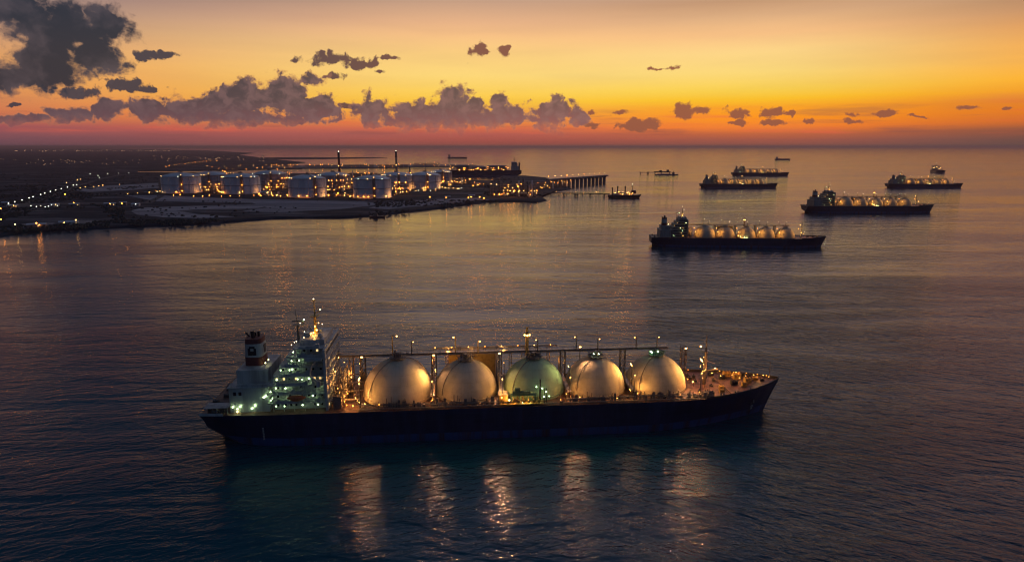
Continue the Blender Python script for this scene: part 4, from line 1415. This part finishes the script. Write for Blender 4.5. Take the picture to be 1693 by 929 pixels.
for k, (x, yb, hw, yt, yc, label) in enumerate(TANKS):
    mp = mpp_at(yb, GZ)
    front = at(x, yb, GZ)
    r = hw * mp
    hgt = (yb - yt) * mp * 1.02
    rise = (yt - yc) * mp * 1.0 - r * 0.12
    rise = max(rise * 0.62, r * 0.2)
    c = front + Vector((front.x, front.y, 0)).normalized() * r
    root = thing('storage_tank', label, 'tank', (c.x, c.y, GZ), 0.0, 'storage tanks of the terminal')
    prof = [(r * 1.03, -0.5), (r * 1.03, 1.5), (r, 1.6), (r, hgt)]
    wall = MB().lathe(prof, n=64).build('wall', 'tank_paint' if k not in (1, 3, 5, 9) else 'dim_tank_paint', root)
    rb = MB()
    for i in range(12):
        t = 2 * math.pi * i / 12 + 0.35
        rb.cbox((0, 0, 0), (0, 0, 0)) if False else None
        a, b_ = (r + 0.3) * math.cos(t), (r + 0.3) * math.sin(t)
        rb.tube((a, b_, 1.6), (a, b_, hgt - 0.5), 0.9, n=6)
    rb.build('rib', 'tank_paint', wall)
    bd = MB()
    for zz in (hgt * 0.5, hgt - 0.4):
        bd.lathe([(r + 0.1, zz - 0.6), (r + 0.9, zz - 0.6), (r + 0.9, zz + 0.6), (r + 0.1, zz + 0.6)], n=64, smooth=False)
    bd.build('stiffening_ring', 'concrete', wall)
    Rr = (r * r + rise * rise) / (2 * rise)
    th = math.asin(min(1, r / Rr))
    rp = [(max(0.02, Rr * math.sin(th * (1 - i / 12))), hgt + Rr * math.cos(th * (1 - i / 12)) - (Rr - rise)) for i in range(13)]
    roof = MB().lathe(rp, n=64).build('roof', 'tank_roof', root)
    tp = MB().lathe([(0.1, hgt + rise + 2), (7, hgt + rise + 2), (7, hgt + rise - 1.5), (6.8, hgt + rise - 1.5)], n=16, smooth=False)
    rr = random.Random(k)
    for i in range(6):
        a = rr.uniform(0, 6.28)
        q = rr.uniform(2, 7)
        tp.tube((q * math.cos(a), q * math.sin(a), hgt + rise), (q * math.cos(a), q * math.sin(a), hgt + rise + rr.uniform(3, 7)), rr.uniform(0.5, 1.2), n=6)
    tp.build('roof_platform', 'grey_steel', roof)
    # external stair and pipe tower on one flank
    ta = R(-62 + rr.uniform(-14, 14))
    tw = MB()
    truss_tower(tw, (r + 5) * math.cos(ta), (r + 5) * math.sin(ta), 0, hgt + 5, 3.0, 0.6)
    tw.box((r + 5) * math.cos(ta) - 6, (r + 5) * math.cos(ta) + 4, (r + 5) * math.sin(ta) - 3, (r + 5) * math.sin(ta) + 5, hgt + 4, hgt + 5)
    tw.tube(((r + 2) * math.cos(ta), (r + 2) * math.sin(ta), 0), ((r + 2) * math.cos(ta), (r + 2) * math.sin(ta), hgt + 3), 1.3, n=8)
    tw.tube(((r + 2) * math.cos(ta), (r + 2) * math.sin(ta), hgt + 3), (0, 0, hgt + rise + 3), 1.0, n=8)
    two = tw.build('stair_tower', 'pipe_steel', root)
    for zz in (8, hgt * 0.55, hgt + 6):
        lamp_part('lamp', ((r + 9) * math.cos(ta), (r + 9) * math.sin(ta), zz), 0.9, E_LO if zz < hgt else E_LY, two)
    # roof-edge lamps
    for i in range(3 if k in (0, 1, 3, 4, 6) else 6):
        a = R(rr.uniform(-150, -20))
        lamp_part('lamp', ((r - 1.0) * math.cos(a), (r - 1.0) * math.sin(a), hgt + 1.6), 0.75, E_LY if rr.random() < 0.6 else E_LW, roof)
    # yard floodlights turned to the flanks
    for a_, w_ in ((-18, 26000 if k in (4, 6, 7, 8) else 12000), (-160, 9000)):
        q = Vector(((r + 16) * math.cos(R(a_)), (r + 16) * math.sin(R(a_)), 7))
        fl_ = floodlight(q, (0, 0, hgt * 0.5), 1.6, E_LO, root)
        MB().tube((q.x, q.y, 0), (q.x, q.y, 6.4), 0.3, n=6).build('stand', 'grey_steel', fl_)
        glow(root, q * 0.985, w_, (1.0, 0.42, 0.10), 1.0, (0, 0, hgt * 0.5), 130)
    # foot lamps
    for i in range(4):
        a = R(rr.choice((rr.uniform(-60, 10), rr.uniform(-170, -120), rr.uniform(-110, -70))))
        lamp_part('lamp', ((r + 6) * math.cos(a), (r + 6) * math.sin(a), 5.5), rr.uniform(0.8, 1.3), E_LO if rr.random() < 0.7 else E_LY, wall)

# ------------------------------------------------------------------ chimneys
for (x, yb, yt, wpx, nm) in ((562.5, 306, 253.5, 4.0, 'tall slim chimney behind the third and fourth front tanks'), (656.5, 304, 252.5, 3.6, 'tall slim dark-topped chimney above the brightly lit tank')):
    mp = mpp_at(yb, GZ)
    p = at(x, yb, GZ)
    h = (yb - yt) * mp * 1.02
    root = thing('chimney', nm, 'chimney', (p.x, p.y, GZ), 0, 'terminal chimneys')
    r = wpx * mp / 2
    sh = MB().lathe([(r * 1.25, 0), (r, h * 0.5), (r * 0.9, h * 0.82)], n=20).build('shaft', 'chimney_pale' if x > 600 else 'chimney_red', root)
    MB().lathe([(r * 0.92, h * 0.82), (r * 0.88, h), (0.1, h)], n=20).build('top_band', 'dark_steel', sh)
    rg = MB()
    for k in (0.55, 0.82, 0.985):
        rg.lathe([(r * 0.8, h * k), (r * 1.5, h * k), (r * 1.5, h * k + 1), (r * 0.8, h * k + 1)], n=16, smooth=False)
    rg.build('walkway_ring', 'grey_steel', sh)
    lamp_part('lamp', (0, 0, h + 1.8), 1.4, E_LW, root)
    lamp_part('lamp', (0, -r * 1.6, h * 0.58), 1.1, E_LY, root)


# ------------------------------------------------------------------ process plant between the tanks
def module(x, y, wpx, dep, h, nl, label, em=(E_LO, E_LY), seed=0, cols=2, group='process plant'):
    rr = random.Random(seed + 100)
    mp = mpp_at(y, GZ)
    p = at(x, y, GZ)
    w = wpx * mp
    root = thing('process_module', label, 'plant', (p.x, p.y, GZ), math.atan2(-p.x, p.y) * 0.5, group)
    fr_ = MB()
    nx, ny, nz = max(2, int(w / 9)), 2, max(1, int(h / 7))
    for i in range(nx + 1):
        for j in range(ny + 1):
            fr_.tube((-w / 2 + w * i / nx, dep * j / ny, 0), (-w / 2 + w * i / nx, dep * j / ny, h), 0.35, n=4)
    for k in range(1, nz + 1):
        z = h * k / nz
        for j in range(ny + 1):
            fr_.tube((-w / 2, dep * j / ny, z), (w / 2, dep * j / ny, z), 0.35, n=4)
        for i in range(nx + 1):
            fr_.tube((-w / 2 + w * i / nx, 0, z), (-w / 2 + w * i / nx, dep, z), 0.3, n=4)
    for i in range(0, nx, 2):
        fr_.tube((-w / 2 + w * i / nx, 0, 0), (-w / 2 + w * (i + 1) / nx, 0, h / nz), 0.25, n=4)
    fr_.build('frame', 'pipe_steel', root)
    for k in range(cols):
        q, hh, rd = rr.uniform(-w * 0.42, w * 0.42), h * rr.uniform(0.8, 1.5), rr.uniform(1.6, 3.4)
        yy = rr.uniform(2, dep)
        MB().lathe([(rd, 0), (rd, hh), (rd * 0.7, hh + rd * 0.5), (0.05, hh + rd * 0.7)], (q, yy, 0), 14).build('column', 'grey_steel' if k % 2 else 'tank_paint', root)
    for k in range(max(1, cols)):
        q, rd, ll, z = rr.uniform(-w * 0.35, w * 0.35), rr.uniform(1.5, 2.6), rr.uniform(6, 14), rr.choice((3.5, 10))
        MB().tube((q - ll / 2, dep * 0.5, z), (q + ll / 2, dep * 0.5, z), rd, n=12).build('vessel', 'tank_paint', root)
    pb = MB()
    for k in range(7):
        z = rr.uniform(2, h)
        yy = rr.uniform(0, dep)
        pb.tube((-w / 2, yy, z), (w / 2, yy, z), rr.uniform(0.4, 0.9), n=6)
    pb.build('pipe_run', 'pipe_steel', root)
    for k in range(nl):
        lamp_part('lamp', (rr.uniform(-w / 2, w / 2), rr.choice((-1.2, dep * 0.5, -1.2)), rr.choice((h * 0.25, h * 0.5, h * 0.8, h + 1.5)) + rr.uniform(-1.5, 1.5)), rr.uniform(0.6, 1.1), em[0] if rr.random() < 0.68 else em[1], root)
    return root


module(349, 320.5, 32, 24, 26, 15, 'orange-lit pipework between the first and second front tanks', seed=1)
module(341, 309, 16, 20, 24, 5, 'small lit plant block at the flank of the inland end tank', seed=21)
module(447, 316, 26, 24, 24, 11, 'orange-lit pipework between the second and third front tanks', seed=2)
module(470, 313, 20, 20, 36, 9, 'tall lit plant block just inland of the third front tank', seed=3)
module(444, 324, 40, 14, 7, 9, 'low lit pipe rack in front of the second and third front tanks', seed=4, cols=1)
module(556, 318, 28, 26, 34, 15, 'orange-lit pipework between the third and fourth front tanks', seed=5)
module(580, 313, 16, 22, 42, 9, 'tall lit plant block just inland of the tank nearest the shore', seed=6)
module(562, 326, 44, 14, 8, 12, 'low glowing pipe rack between the third front tank and the one nearest the shore', seed=7, cols=1)
module(663, 322, 24, 26, 34, 16, 'brightest orange plant block beside the tank nearest the shore', seed=8)
module(678, 309, 12, 22, 46, 8, 'tall lit plant tower before the seaward end tank', seed=9)
module(702, 316, 48, 10, 5, 12, 'row of yellow lamps along a pipe rack at the foot of the seaward end tank', (E_LY, E_LW), seed=10, cols=0)
module(738, 309, 22, 30, 18, 10, 'lit plant block beyond the seaward end tank', seed=11)
module(764, 305, 30, 30, 18, 11, 'lit plant block between the tank farm and the moored ship', seed=12)
module(752, 313, 44, 10, 5, 10, 'low pipe rack of yellow lamps leading to the jetty head', (E_LY, E_LW), seed=13, cols=0)
module(795, 308, 30, 26, 12, 5, 'dim plant block inland of the orange-lit frame building', seed=14)
module(849, 326, 78, 50, 34, 34, 'big open-frame building glowing orange at the jetty head', seed=15, cols=6)
module(905, 312, 34, 40, 18, 7, 'dim plant block where the high jetty leaves the shore', seed=16)
module(640, 299, 30, 26, 22, 9, 'lit plant block behind the tank nearest the shore', seed=17)
module(600, 294, 44, 24, 20, 12, 'lit plant block on the back shore behind the chimneys', seed=18)
module(462, 291, 30, 24, 22, 10, 'lit plant block on the back shore behind the third front tank', seed=19)
module(376, 290, 30, 20, 22, 10, 'lit plant block on the back shore behind the second front tank', seed=20)
module(240, 320, 60, 10, 5, 8, 'low lit pipe rack inland of the tank farm', (E_LY, E_LW), seed=22, cols=0)
for i, (x0, w) in enumerate(((470, 40), (530, 50), (590, 54), (650, 50), (705, 44), (765, 44))):
    module(x0, 276.6, w, 16, 16 if i != 4 else 30, 9, ['long lit shed frame at the inland end of the quay', 'second lit frame along the quay from inland', 'lit quay frame behind the two chimneys', 'lit quay frame behind the second chimney', 'dark gantry frame on the quay before the moored ship', 'lit loading frame on the quay beside the moored ship'][i], seed=40 + i, cols=1, group='quay frames')

# ------------------------------------------------------------------ jetties
A, Bp = at(905, 312), at(1003, 303)
d = Bp - A
Lj = d.length
jz = 27.0
jt = thing('trestle_jetty', 'high dark jetty deck on stout piles reaching out to sea', 'jetty', (A.x, A.y, 0), math.atan2(d.y, d.x))
MB().box(0, Lj, -7, 7, jz, jz + 3).box(0, Lj, -7.4, -6.8, jz + 3, jz + 4.2).box(0, Lj, 6.8, 7.4, jz + 3, jz + 4.2).build('deck', 'concrete', jt)
pr = MB()
for y in (-3, 0, 3):
    pr.tube((0, y, jz + 5), (Lj, y, jz + 5), 0.9, n=6)
for k in range(int(Lj / 14)):
    pr.box(k * 14 - 0.4, k * 14 + 0.4, -4.5, 4.5, jz + 3, jz + 4.4)
pr.build('pipe_rack', 'pipe_steel', jt)
xs = [Lj * (0.06 + 0.0685 * k) for k in range(14)]
for x in xs:
    MB().box(x - 5, x + 5, -6, 6, jz - 4, jz - 0.01).box(x - 3.4, x + 3.4, -5, 5, -4, jz - 4).build('pile', 'concrete', jt)
for k in range(11):
    q_ = Lj * (0.04 + 0.094 * k)
    lp = MB().tube((q_, 6, jz + 3), (q_, 6, jz + 13), 0.4, n=6).build('lamp_post', 'grey_steel', jt)
    lamp_part('lamp', (q_, 6, jz + 14), 1.1 if k % 2 else 0.8, E_LY if k % 3 else E_LO, lp)
for k in range(7):
    lamp_part('lamp', (Lj * (0.03 + 0.05 * k), -7.8, jz - 3 - (k % 3) * 4), 0.8, E_LO, jt)

A, Bp = at(898, 323), at(1008, 325)
d = Bp - A
Lj = d.length
jt = thing('pipeline_jetty', 'thin low pipe jetty running out to the orange-lit service vessel', 'jetty', (A.x, A.y, 0), math.atan2(d.y, d.x))
MB().box(0, Lj, -2, 2, 6, 7.2).build('deck', 'concrete', jt)
MB().tube((0, -0.8, 8), (Lj, -0.8, 8), 0.6, n=6).tube((0, 0.9, 8), (Lj, 0.9, 8), 0.6, n=6).build('pipe_run', 'pipe_steel', jt)
for k in range(8):
    x = Lj * (0.12 + 0.12 * k)
    MB().tube((x, -1.5, -3), (x, -1.2, 6), 0.8, n=6).tube((x, 1.5, -3), (x, 1.2, 6), 0.8, n=6).build('pile', 'concrete', jt)
for k in range(3):
    lamp_part('lamp', (Lj * (0.2 + 0.3 * k), -1, 12), 0.6, E_LY, MB().tube((Lj * (0.2 + 0.3 * k), -1, 7), (Lj * (0.2 + 0.3 * k), -1, 12), 0.25, n=5).build('lamp_post', 'grey_steel', jt))
for (x, y) in ((932, 325.5), (951, 326.5), (954.5, 326.5), (976, 325.5), (999, 326.5)):
    p = at(x, y)
    dl = thing('mooring_dolphin', 'small dark mooring dolphin standing in the water beside the low pipe jetty', 'mooring post', (p.x, p.y, 0), 0, 'mooring dolphins by the low jetty')
    MB().tube((-2, 0, -3), (-1, 0, 7), 1.0, n=8).tube((2, 0, -3), (1, 0, 7), 1.0, n=8).build('pile', 'dark_steel', dl)
    MB().cbox((0, 0, 7.6), (6, 5, 1.4)).tube((0, 0, 8), (0, 0, 10), 0.7, n=8).build('cap', 'dark_steel', dl)

# the far loading berth
A, Bp = at(1058, 288.5), at(1116, 288.5)
d = Bp - A
Lj = d.length
ob = thing('loading_berth', 'isolated dark trestle berth out at sea, short of the overlapping gas carriers', 'jetty', (A.x, A.y, 0), math.atan2(d.y, d.x))
MB().box(0, Lj * 0.9, -4, 4, 9, 11.5).build('deck', 'dark_steel', ob)
MB().box(Lj * 0.4, Lj * 0.86, -8, 8, 11.5, 15).box(Lj * 0.55, Lj * 0.62, -5, 5, 15, 21).box(Lj * 0.76, Lj * 0.82, -5, 5, 15, 24).build('platform', 'dark_steel', ob)
for k in (0.0, 0.2, 0.23, 0.42, 0.6, 0.84):
    MB().tube((Lj * k + 1.5, -2, -3), (Lj * k + 1.5, -2, 13), 1.5, n=8).tube((Lj * k + 1.5, 3, -3), (Lj * k + 1.5, 3, 13), 1.5, n=8).build('pile', 'dark_steel', ob)
bg_ = thing('barge', 'low dark barge lying against the isolated trestle berth', 'barge')
hb_, ol = ship_hull(120, 20, 4, stern_rise=1.5, sheer=1.0, m='navy_hull', parent=bg_, n=24)
deck_mesh(ol).build('deck', 'deck_paint', bg_)
MB().box(88, 98, -6, 6, 4, 12).box(90, 97, -5, 5, 12, 16).build('deck_house', 'grey_steel', bg_)
MB().box(14, 80, -7, 7, 4, 6.4).build('hatch_cover', 'grey_steel', bg_)
MB().tube((93, 0, 16), (93, 0, 23), 0.5, n=6).build('mast', 'dark_steel', bg_)
bg_.location = at(1083, 289.6)

# service vessel at the low jetty
sv = thing('service_vessel', 'small dark red vessel with tall stacks and orange-lit decks at the low jetty end', 'ship')
hb_, ol = ship_hull(94, 20, 9, stern_rise=2.5, sheer=2.5, m='dark_red_hull', parent=sv, n=36, bow_over=0.08)
deck_mesh(ol).build('deck', 'deck_paint', sv)
MB().box(14, 72, -8, 8, 9, 13).box(20, 66, -7, 7, 13, 16.5).build('deck_house', 'white_paint', sv)
MB().box(64, 78, -8, 8, 13.2, 19).box(66, 77, -9.5, 9.5, 19, 22).build('bridge_house', 'red_paint', sv)
for (x, h) in ((12, 30), (27, 34), (48, 34)):
    MB().tube((x, 0, 9), (x, 0, h), 1.8, 1.5, 10).tube((x, 0, h - 5), (x + 0.01, 0, h - 2), 2.2, n=10).build('stack', 'dark_steel', sv)
MB().tube((68, 0, 22), (68, 0, 38), 0.8, 0.4, 8).tube((64, 0, 32), (72, 0, 32), 0.4, n=5).build('mast', 'dark_steel', sv)
for k in range(18):
    lamp_part('lamp', (rnd.uniform(16, 70), rnd.choice((-8.8, -7.6)), rnd.choice((11.5, 15, 18.5))), rnd.uniform(0.5, 0.9), E_LO if rnd.random() < 0.6 else E_LY, sv)
lamp_part('lamp', (68, -0.6, 39), 0.8, E_LW, sv)
sv.location = at(1005, 327.5)
sv.rotation_euler.z = R(-4)

# small boat off the foreshore
tb = thing('work_boat', 'small dark work boat close to the beach below the tank nearest the shore', 'boat')
hb_, ol = ship_hull(32, 9, 3.2, stern_rise=1, sheer=1.6, m='dark_red_hull', parent=tb, n=24)
deck_mesh(ol).build('deck', 'dark_steel', tb)
MB().box(8, 17, -3, 3, 3.2, 6.5).box(10, 16, -2.6, 2.6, 6.5, 9.2).build('deck_house', 'grey_steel', tb)
MB().tube((13, 0, 9.2), (13, 0, 15), 0.25, n=6).build('mast', 'dark_steel', tb)
tb.location = at(611, 360)

# ------------------------------------------------------------------ lamps on land
LAMP_PROTO = {}


def land_lamp(x, y, hgt, em, name, label, group, br):
    key = (name, em.name, hgt, br)
    p = at(x, y, GZ)
    # the pixel is the lamp head: drop the foot straight below it
    d = ray(x, y)
    t = (GZ + hgt - CAM_H) / d.z
    p = Vector((0, 0, CAM_H)) + d * t
    if key in LAMP_PROTO:
        o = copy_tree(LAMP_PROTO[key])
    else:
        o = thing(name, label, 'lamp')
        MB().tube((0, 0, -0.5), (0, 0, hgt), 0.22, 0.14, 6).tube((0, 0, hgt - 0.2), (0, -1.8, hgt), 0.12, n=5).build('pole', 'grey_steel', o)
        MB().cbox((0, -1.8, hgt + 0.3), (1.3, 1.6, 0.3)).build('lamp_head', 'grey_steel', o)
        lamp_part('bulb', (0, -1.8, hgt - br), br, em, o)
        LAMP_PROTO[key] = o
    o.location = (p.x, p.y + 1.8, GZ)
    k_ = rnd.choice((0.62, 0.75, 0.9, 1.0, 1.12))
    o.scale = (k_, k_, 1.0)
    tag(o, label, 'lamp', group)


for (x, y) in ((36, 330), (48, 326.5), (54.6, 324.6), (67, 321), (74, 318.7), (83, 316), (92, 313.7), (101, 311.4), (111.4, 309), (121, 305.6), (126.5, 305), (14, 335.6), (24, 333)):
    land_lamp(x, y, 12, E_LW, 'street_lamp', 'white street lamp in the line along the coastal road running inland', 'street lamps along the coastal road', 1.2)
for (x, y) in ((51, 339.5), (67, 339.5), (74.6, 341.4), (85, 338.5), (94.4, 339.5), (60, 341), (80, 340.2)):
    land_lamp(x, y, 9, E_LW, 'street_lamp', 'white lamp in the cluster by the road junction near the shore', 'lamps at the road junction', 0.8)
for (x, y) in ((154.6, 308), (163, 307), (170, 306), (141, 309), (132.4, 310.4), (197.6, 304.6)):
    land_lamp(x, y, 10, E_LY, 'street_lamp', 'amber street lamp along the sandy strip inland of the tanks', 'lamps along the sandy strip', 0.9)
for (x, y) in ((162, 290), (164, 293), (149, 287), (178, 287), (196, 286), (213, 286), (110, 301.7), (128, 297), (133, 296)):
    land_lamp(x, y, 12, E_LW if x > 140 else E_LY, 'street_lamp', 'pale lamp scattered over the dark land beyond the coastal road', 'lamps over the dark inland', 1.1)
for (x, y, lab) in ((1, 362, 'bright orange lamp by the shore at the very edge of the view'), (60, 368, 'orange lamp mast over the lit hardstanding by the water'), (25, 370, 'white lamp beside the waterside hardstanding'), (125, 363, 'pale lamp over the parking apron by the shore'),
                    (121.7, 334.6, 'orange lamp standing alone in the dark scrub'), (182, 336.6, 'orange lamp over the roadside sheds'), (201.5, 335.6, 'orange lamp at the second roadside shed'), (224, 337, 'greenish lamp at the end of the roadside sheds'), (1, 344, 'orange lamp at the start of the service road'), (107.5, 320.7, 'orange lamp at the edge of the coastal road')):
    land_lamp(x, y, 13, E_LY if 'white' in lab or 'pale' in lab else (E_LW if 'greenish' in lab else E_LO), 'floodlight_mast', lab, None, 1.0)
for (x, y) in ((710.5, 325), (737.5, 326), (774, 326), (779, 325), (793, 325), (800, 327)):
    land_lamp(x, y, 12, E_LO, 'floodlight_mast', 'orange lamp standing on the foreshore between the tanks and the orange-lit frame building', 'orange lamps along the foreshore', 1.1)
for k in range(16):
    x = 452 + k * 19 + rnd.uniform(-5, 5)
    land_lamp(x, 272.2 + rnd.uniform(-0.6, 0.8), 14, E_LO, 'quay_lamp', 'orange lamp in the long row on the quay behind the tanks', 'lamps along the quay', 1.1)
for k in range(12):
    land_lamp(286 + k * 16 + rnd.uniform(-6, 6), 322.5 + rnd.uniform(-1, 1.5) + (4 if k > 11 else 0), 7, E_LO, 'yard_lamp', 'orange yard lamp at the foot of the front row of tanks', 'yard lamps before the tanks', 0.9)
for k in range(16):
    t = k / 15
    land_lamp(275 + t * 90 + rnd.uniform(-2, 2), 275 - 10 * math.sin(t * 1.4) + rnd.uniform(-0.6, 0.6), 10, E_LO, 'street_lamp', 'orange lamp on the curving road behind the first front tanks', 'lamps on the curving back road', 1.0)
for k in range(18):
    land_lamp(345 + k * 8 + rnd.uniform(-3, 3), 273 + rnd.uniform(-2.5, 5) * (0.4 + 0.6 * (k % 3)), 14, E_LO if k % 3 else E_LY, 'street_lamp', 'orange lamp in the lit industrial area behind the tank farm', 'lamps of the back industrial area', 1.1)

# ------------------------------------------------------------------ sheds on land
for (x, y, w, dp, h, m, lab) in ((60, 377, 26, 9, 6, 'concrete', 'long low quayside shed lit orange by the water'), (118, 371.5, 18, 8, 5, 'white_paint', 'pale low building beside the parking apron'), (104, 371, 12, 8, 4, 'white_paint', 'small pale hut at the end of the parking apron'),
                                 (181, 341.5, 16, 12, 7, 'concrete', 'lit roadside shed under an orange lamp'), (203, 340.5, 10, 12, 8, 'concrete', 'taller second roadside shed'), (224, 341, 12, 10, 5, 'white_paint', 'low pale shed lit by the greenish lamp'), (122, 341, 14, 10, 5, 'concrete', 'low hut in the dark scrub under the lone orange lamp'),
                                 (20, 344, 14, 12, 6, 'concrete', 'low shed by the junction of the two roads'), (90, 342, 12, 10, 6, 'white_paint', 'pale shed near the road junction'), (8, 340, 10, 12, 7, 'concrete', 'shed at the inland side of the road start'), (440, 322.5, 16, 16, 9, 'white_paint', 'pale control building beside the low pipe rack'),
                                 (780, 327, 10, 9, 6, 'concrete', 'small lit hut on the foreshore'), (740, 328.5, 9, 8, 5, 'concrete', 'hut under a foreshore lamp')):
    mp = mpp_at(y, GZ)
    p = at(x, y, GZ)
    W = w * mp
    s = thing('shed', lab, 'building', (p.x, p.y, GZ), math.atan2(-p.x, p.y) * 0.6)
    MB().box(-W / 2, W / 2, 0, dp, -0.2, h).build('wall', m, s)
    MB().add([(-W / 2 - 0.5, -0.6, h), (W / 2 + 0.5, -0.6, h), (W / 2 + 0.5, dp / 2, h + 2), (-W / 2 - 0.5, dp / 2, h + 2), (W / 2 + 0.5, dp + 0.6, h), (-W / 2 - 0.5, dp + 0.6, h)], [(0, 1, 2, 3), (3, 2, 4, 5), (0, 3, 5), (1, 4, 2), (0, 5, 4, 1)]).build('roof', 'tank_roof', s)
    MB().box(-W * 0.3, -W * 0.3 + 3, -0.1, 0.1, 0, h * 0.7).build('door', 'dark_steel', s)
    n = max(1, int(W / 9))
    for i in range(n):
        q = -W / 2 + W * (i + 0.7) / n
        MB().box(q, q + 2, -0.08, 0.1, h * 0.45, h * 0.8).build('window', E_WIN if i % 2 else 'window_glass', s)
    if x in (60, 104, 20, 90, 440):
        lamp_part('wall_lamp', (W * 0.2, -1.4, h - 0.6), 0.7, E_LO if x in (60, 20) else E_LY, s)

# low scrub scattered over the headland
def inside(x, y, poly):
    c_ = False
    for (x0, y0), (x1, y1) in zip(poly, poly[1:] + poly[:1]):
        if (y0 > y) != (y1 > y) and x < (x1 - x0) * (y - y0) / (y1 - y0) + x0:
            c_ = not c_
    return c_


scrub = MB()
n_ = 0
sr = random.Random(23)
while n_ < 3800:
    x, y = sr.uniform(-40, 900), 288 + 96 * sr.random() ** 1.3
    if not inside(x, y + 1.5, COAST) or not inside(x, y - 2, COAST) or (262 < x < 800 and y < 331) or (y < 306 and sr.random() < 0.6):
        continue
    p = at(x, y, 4)
    k_ = mnoise.noise(Vector((p.x * 0.006, p.y * 0.006, 2.0))) + 0.35 * mnoise.noise(Vector((p.x * 0.03, p.y * 0.03, 9.0)))
    if k_ < 0.02 or (205 < x < 620 and 326 < y < 364 and sr.random() < 0.93):
        continue
    r_ = sr.uniform(1.2, 3.4)
    vs = []
    for i_ in range(6):
        a_ = 6.283 * i_ / 6 + sr.uniform(-0.3, 0.3)
        vs.append((p.x + r_ * sr.uniform(0.7, 1.6) * math.cos(a_), p.y + r_ * sr.uniform(0.7, 1.3) * math.sin(a_), 3.9))
    for i_ in range(6):
        vs.append((p.x + (vs[i_][0] - p.x) * 0.7, p.y + (vs[i_][1] - p.y) * 0.7, 3.9 + r_ * sr.uniform(0.5, 1.0)))
    vs.append((p.x + sr.uniform(-0.4, 0.4) * r_, p.y, 3.9 + r_ * sr.uniform(0.9, 1.4)))
    scrub.add(vs, [(i_, (i_ + 1) % 6, 6 + (i_ + 1) % 6, 6 + i_) for i_ in range(6)] + [(6 + i_, 6 + (i_ + 1) % 6, 12) for i_ in range(6)])
    n_ += 1
tag(scrub.build('scrub', 'scrub_leaf'), 'low dark scrub dotted over the headland', 'scrub', None, 'stuff')

# far town: lit low buildings far across the land, read as one mass
tw, tl = MB(), MB()
for k in range(190):
    u = rnd.random()
    if u < 0.5:
        x, y = rnd.uniform(20, 300), 250.4 + rnd.gauss(0, 0.6)
        sc = 11
    elif u < 0.8:
        x, y = rnd.gauss(130, 60), 268 + rnd.gauss(0, 2.6)
        sc = 3.2
    else:
        x, y = rnd.uniform(250, 440), 263 + rnd.gauss(0, 2.4)
        sc = 4.5
    x = max(2, x)
    p = at(x, max(249.3, y), 4)
    w, h = rnd.uniform(5, 10) * sc * 0.7, rnd.uniform(1.5, 3) * sc * 0.7
    tw.box(p.x - w / 2, p.x + w / 2, p.y, p.y + w, 3, 4 + h)
    r_ = rnd.uniform(0.24, 0.55) * sc
    tl.octa((p.x + rnd.uniform(-w / 2, w / 2), p.y - r_ * 2, 4 + h + r_), r_)
tag(tw.build('distant_town', 'concrete'), 'low dark town buildings far across the land', 'town', None, 'stuff')
tag(tl.build('town_lights', E_FAR), 'tiny amber lights of the far town', 'lights', None, 'stuff')

# ------------------------------------------------------------------ air
HAZE = 4.0e-5
hm = bpy.data.materials.new('haze')
hm.use_nodes = True
hn = NT(hm.node_tree)
hn.n.clear()
pv = hn.new('ShaderNodeVolumePrincipled')
pv.inputs['Color'].default_value = (0.92, 0.64, 0.63, 1.0)
pv.inputs['Density'].default_value = HAZE
pv.inputs['Anisotropy'].default_value = 0.45
ho = hn.new('ShaderNodeOutputMaterial')
hn.l.new(pv.outputs[0], ho.inputs['Volume'])
MATS['haze'] = hm
hz = MB().box(-290000, 290000, -4500, 290000, -5.0, 165.0).build('haze', 'haze')
tag(hz, 'thin dusk haze over sea and land', None, None, 'stuff')
